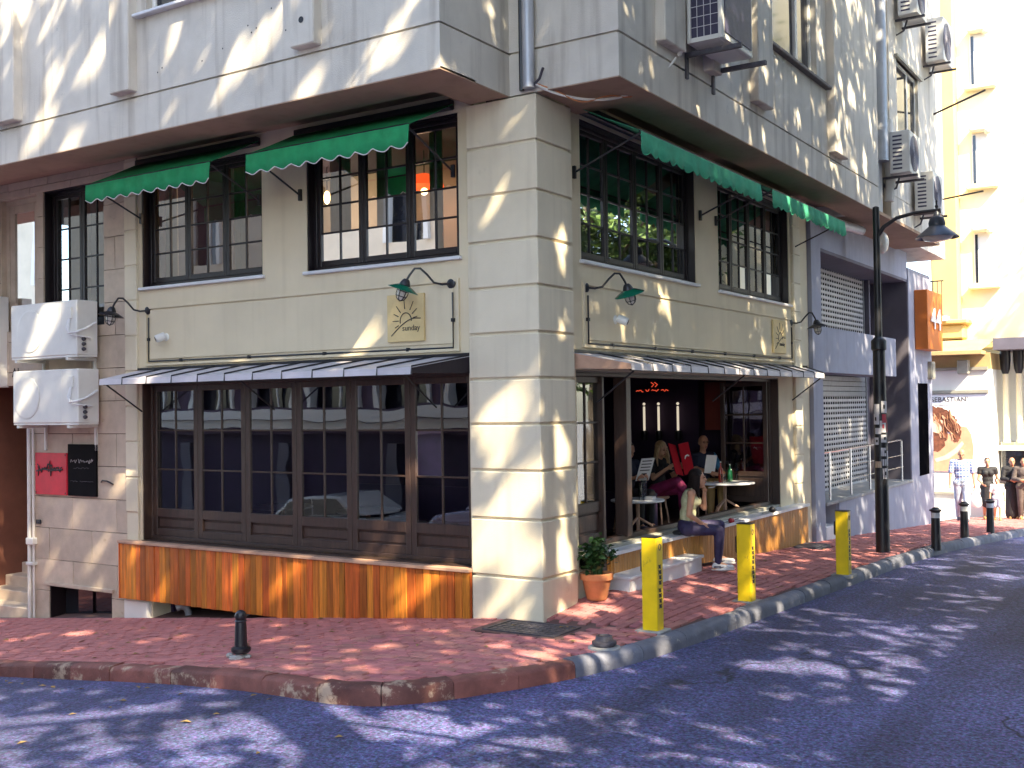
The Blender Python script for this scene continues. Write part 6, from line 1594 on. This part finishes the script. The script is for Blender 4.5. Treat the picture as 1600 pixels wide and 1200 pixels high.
g1,W1 = guest(-1.55,4.95,(.75,-.3),'man with dark hair behind door post, reading printed sheet at left table',Js,{'hair':'hair_dark'},hair_short,'skin',1.0,.011,
   [('shirt','navy_shirt',['torso','shoulder','hips','uparmL','uparmR','forearmL@0.7','forearmR@0.7'],.012),('trousers','black_cloth',['hips','thighL','thighR','calfL','calfR'],.014)],shoes=('shoe_grey','shoe_grey'),who='man reading printed sheet',headdir=(1,0,-.45))
pr = empty('printed_sheet','white printed sheet held by the man at left table','sheet',W1['wrL'])
c_ = W1['wrL'].lerp(W1['wrR'],.5)+Vector((.10,-.04,.12)); mm = frame_m(c_,(.3,.75,0),(.35,-.15,.9))
o = obj('page', MB().box(-.13,.13,-.18,.18,-.002,.002), M['paper'], None); o.matrix_world = mm; o.parent = pr; o.matrix_parent_inverse = parent_inv(pr)
mb = MB()
for q in range(4): mb.box(-.10,.09,.13-.05*q,.145-.05*q,.0022,.003)
mb.box(-.05,.05,-.10,-.06,.0022,.003); o = obj('print', mb, M['ink'], None); o.matrix_world = mm; o.parent = pr; o.matrix_parent_inverse = parent_inv(pr)
Jc = dict(Js); Jc.update({'knR':(.44,-.02,.26),'anR':(.68,.05,-.02),'knL':(.45,.08,.12),'head':(.10,0,.75),'wrL':(.36,.15,.46),'wrR':(.36,-.15,.46)})
g2,W2 = guest(-1.45,5.85,(.8,-.25),'blond woman in magenta trousers reading a large red menu inside',Jc,{'fem':1,'hair':'hair_blond'},hair_long,'skin_pale',.98,.010,
   [('top','black_cloth',['torso','shoulder','hips','uparmL@0.6','uparmR@0.6'],.012),('trousers','magenta',['hips','thighL','thighR','calfL@0.8','calfR@0.8'],.016)],who='blond woman',shoes=('khaki','black_cloth'),headdir=(1,0,-.3))
mn = empty('red_menu','large open red menu held up by the blond woman','menu',W2['wrL'])
c_ = W2['wrL'].lerp(W2['wrR'],.5)+Vector((.08,-.02,.14))
for s,nm in ((-1,0),(1,1)):
    mm = frame_m(c_+Vector((.05*abs(s),s*.195,.0)),(.10*s*-1*s,.75,.1*s),(-.25,.05,.9))
    o = obj('cover', MB().box(-.20,.20,-.24,.24,-.003,.003), M['menu_red'], None); o.matrix_world = mm; o.parent = mn; o.matrix_parent_inverse = parent_inv(mn)
    if s == 1:
        e = MB(); e.tube([(-.07,.0,.004),(-.03,.035,.004),(.05,.045,.004),(.10,.03,.004)],.012,5); o = obj('emblem', e, M['paper'], None); o.matrix_world = mm; o.parent = mn; o.matrix_parent_inverse = parent_inv(mn)
Jm = dict(Js); Jm.update({'elR':(.20,-.22,.36),'wrR':(.44,-.10,.30),'elL':(.16,.26,.34),'wrL':(.42,.16,.28),'head':(.08,0,.77)})
g3,W3 = guest(-1.35,7.35,(.75,-.55),'bald man with glasses in navy shirt with bright blue sleeve, right table',Jm,{'hair':'hair_grey'},hair_bald,'skin',1.02,.011,
   [('shirt','navy_shirt',['torso','shoulder','hips','uparmR@0.8'],.013),('sleeve','blue_sleeve',['uparmL@0.9'],.018),('trousers','khaki',['hips','thighL','thighR','calfL','calfR'],.016)],shoes=('shoe_grey','shoe_grey'),who='bald man',headdir=(1,-.1,-.1))
Hh = W3['head']; fw_ = Vector((.75,-.55,0)).normalized(); sd_ = Vector((.55,.75,0)).normalized(); mb = MB()
for s in (-1,1): mb.tube([Hh+fw_*.10+sd_*(s*.034+.024*math.cos(t))+Vector((0,0,.006+.018*math.sin(t))) for t in [2*math.pi*q/12 for q in range(13)]],.0025,5,False)
mb.tube([Hh+fw_*.102-sd_*.01+Vector((0,0,.008)),Hh+fw_*.102+sd_*.01+Vector((0,0,.008))],.0025,5); obj('glasses', mb, M['black_metal'], g3)
wp = empty('folded_paper','white folded paper leaning behind the seated woman, held by bald man','paper',(-1.0,6.6,1.2))
o = obj('page', MB().box(-.10,.10,-.15,.15,-.003,.003,0), M['paper'], None); o.matrix_world = frame_m(W3['wrR']+Vector((.03,-.05,.14)),(.5,.6,0),(.25,.0,.9)); o.parent = wp; o.matrix_parent_inverse = parent_inv(wp)

# ---- passers-by at the street end
def standing(step=.0, arm=.0):
    return {'pel':(0,0,.94),'neck':(.01,0,1.43),'head':(.03,0,1.585),'hipL':(0,.09,.90),'hipR':(0,-.09,.90),'shL':(0,.19,1.385),'shR':(0,-.19,1.385),
      'elL':(-.02-arm,.25,1.11),'elR':(-.02+arm,-.25,1.11),'wrL':(.06-arm,.27,.86),'wrR':(.06+arm,-.27,.86),
      'knL':(step*.6+.02,.09,.49),'knR':(-step*.4+.03,-.09,.49),'anL':(step,.09,.09),'anR':(-step,-.09,.09+abs(step)*.12)}
TOC = Vector((6,-9.86,0))
def feet(x,y): return (x,y,h(x,y)-.0)
fwd = (.22,-.97)
m1,WM = person('bald man in blue check shirt and pale jeans walking, carrying a white bag',feet(.33,20.1),fwd,standing(.17,.06),{'hair':'hair_grey'},hair_bald,'skin',1.09,.012,
   [('shirt','blue_shirt',['hips','torso','shoulder','uparmL@0.75','uparmR@0.75'],.022),('jeans','jeans',['hips','thighL','thighR','calfL','calfR'],.022)],shoes=('shoe_grey','shoe_grey'),headdir=(1,0,-.35))
def bagm(c, k):
    mb = MB(); mb.lathe([(.015,.02),(.03,-.03),(.09,-.12),(.14,-.26),(.15,-.40),(.10,-.47),(.02,-.48)],c,12); return mb
bg_ = empty('plastic_bag','large white plastic bag hanging from hand of the man in blue shirt','bag',WM['wrL']); obj('sack', bagm(WM['wrL']+Vector((.02,0,-.09)),1), M['bag'], bg_, True)
def skirt(mb, W, F, S, U, k):
    cap(mb, W['pel'], W['pel']-U*.42*k, .17*k, .21*k)
def robe(mb, W, F, S, U, k):
    cap(mb, W['pel'], W['pel']-U*.80*k, .17*k, .20*k, 16)
Jf = standing(.10,.0); Jf.update({'elR':(.05,-.24,1.10),'wrR':(.20,-.16,1.0)})
m2,_ = person('woman with tied dark hair in a black dress behind the man in blue',feet(.62,22.0),(.25,-.97),Jf,{'fem':1,'hair':'hair_dark'},hair_tied,'skin_pale',.98,.012,
   [('dress','black_cloth',['hips','torso','shoulder','uparmL@0.35','uparmR@0.35'],.02,skirt)],shoes=('khaki','khaki'))
m3,_ = person('small child in white shirt and blue shorts walking by the woman in black',feet(.86,21.9),(.2,-.97),standing(.1,.03),{'hair':'hair_dark'},hair_short,'skin_pale',.66,.011,
   [('shirt','white_cloth',['hips','torso','shoulder','uparmL@0.8','uparmR@0.8'],.026),('shorts','jeans',['hips','thighL@0.8','thighR@0.8'],.03)],shoes=('khaki','khaki'))
Jk = standing(.03,.0); Jk.update({'elL':(.06,.26,1.12),'elR':(.06,-.26,1.12),'wrL':(.24,.06,1.10),'wrR':(.25,-.05,1.08)})
m4,_ = person('person in long black robe standing with hands joined at the street end',feet(1.00,23.5),(.3,-.95),Jk,{'hair':'hair_grey'},hair_bald,'skin',1.0,.012,
   [('robe','black_cloth',['hips','torso','shoulder','uparmL','uparmR','forearmL@0.7','forearmR@0.7'],.03,robe)],shoes=('khaki','khaki'))
m5,_ = person('person in brown jacket at right edge beside the person in black robe',feet(1.33,23.3),(.1,-.98),Jk,{'hair':'hair_dark'},hair_short,'skin',1.0,.012,
   [('jacket','brown_cloth',['hips','torso','shoulder','uparmL','uparmR','forearmL@0.8','forearmR@0.8'],.028),('trousers','brown_cloth',['hips','thighL','thighR','calfL','calfR'],.03)],shoes=('khaki','khaki'))
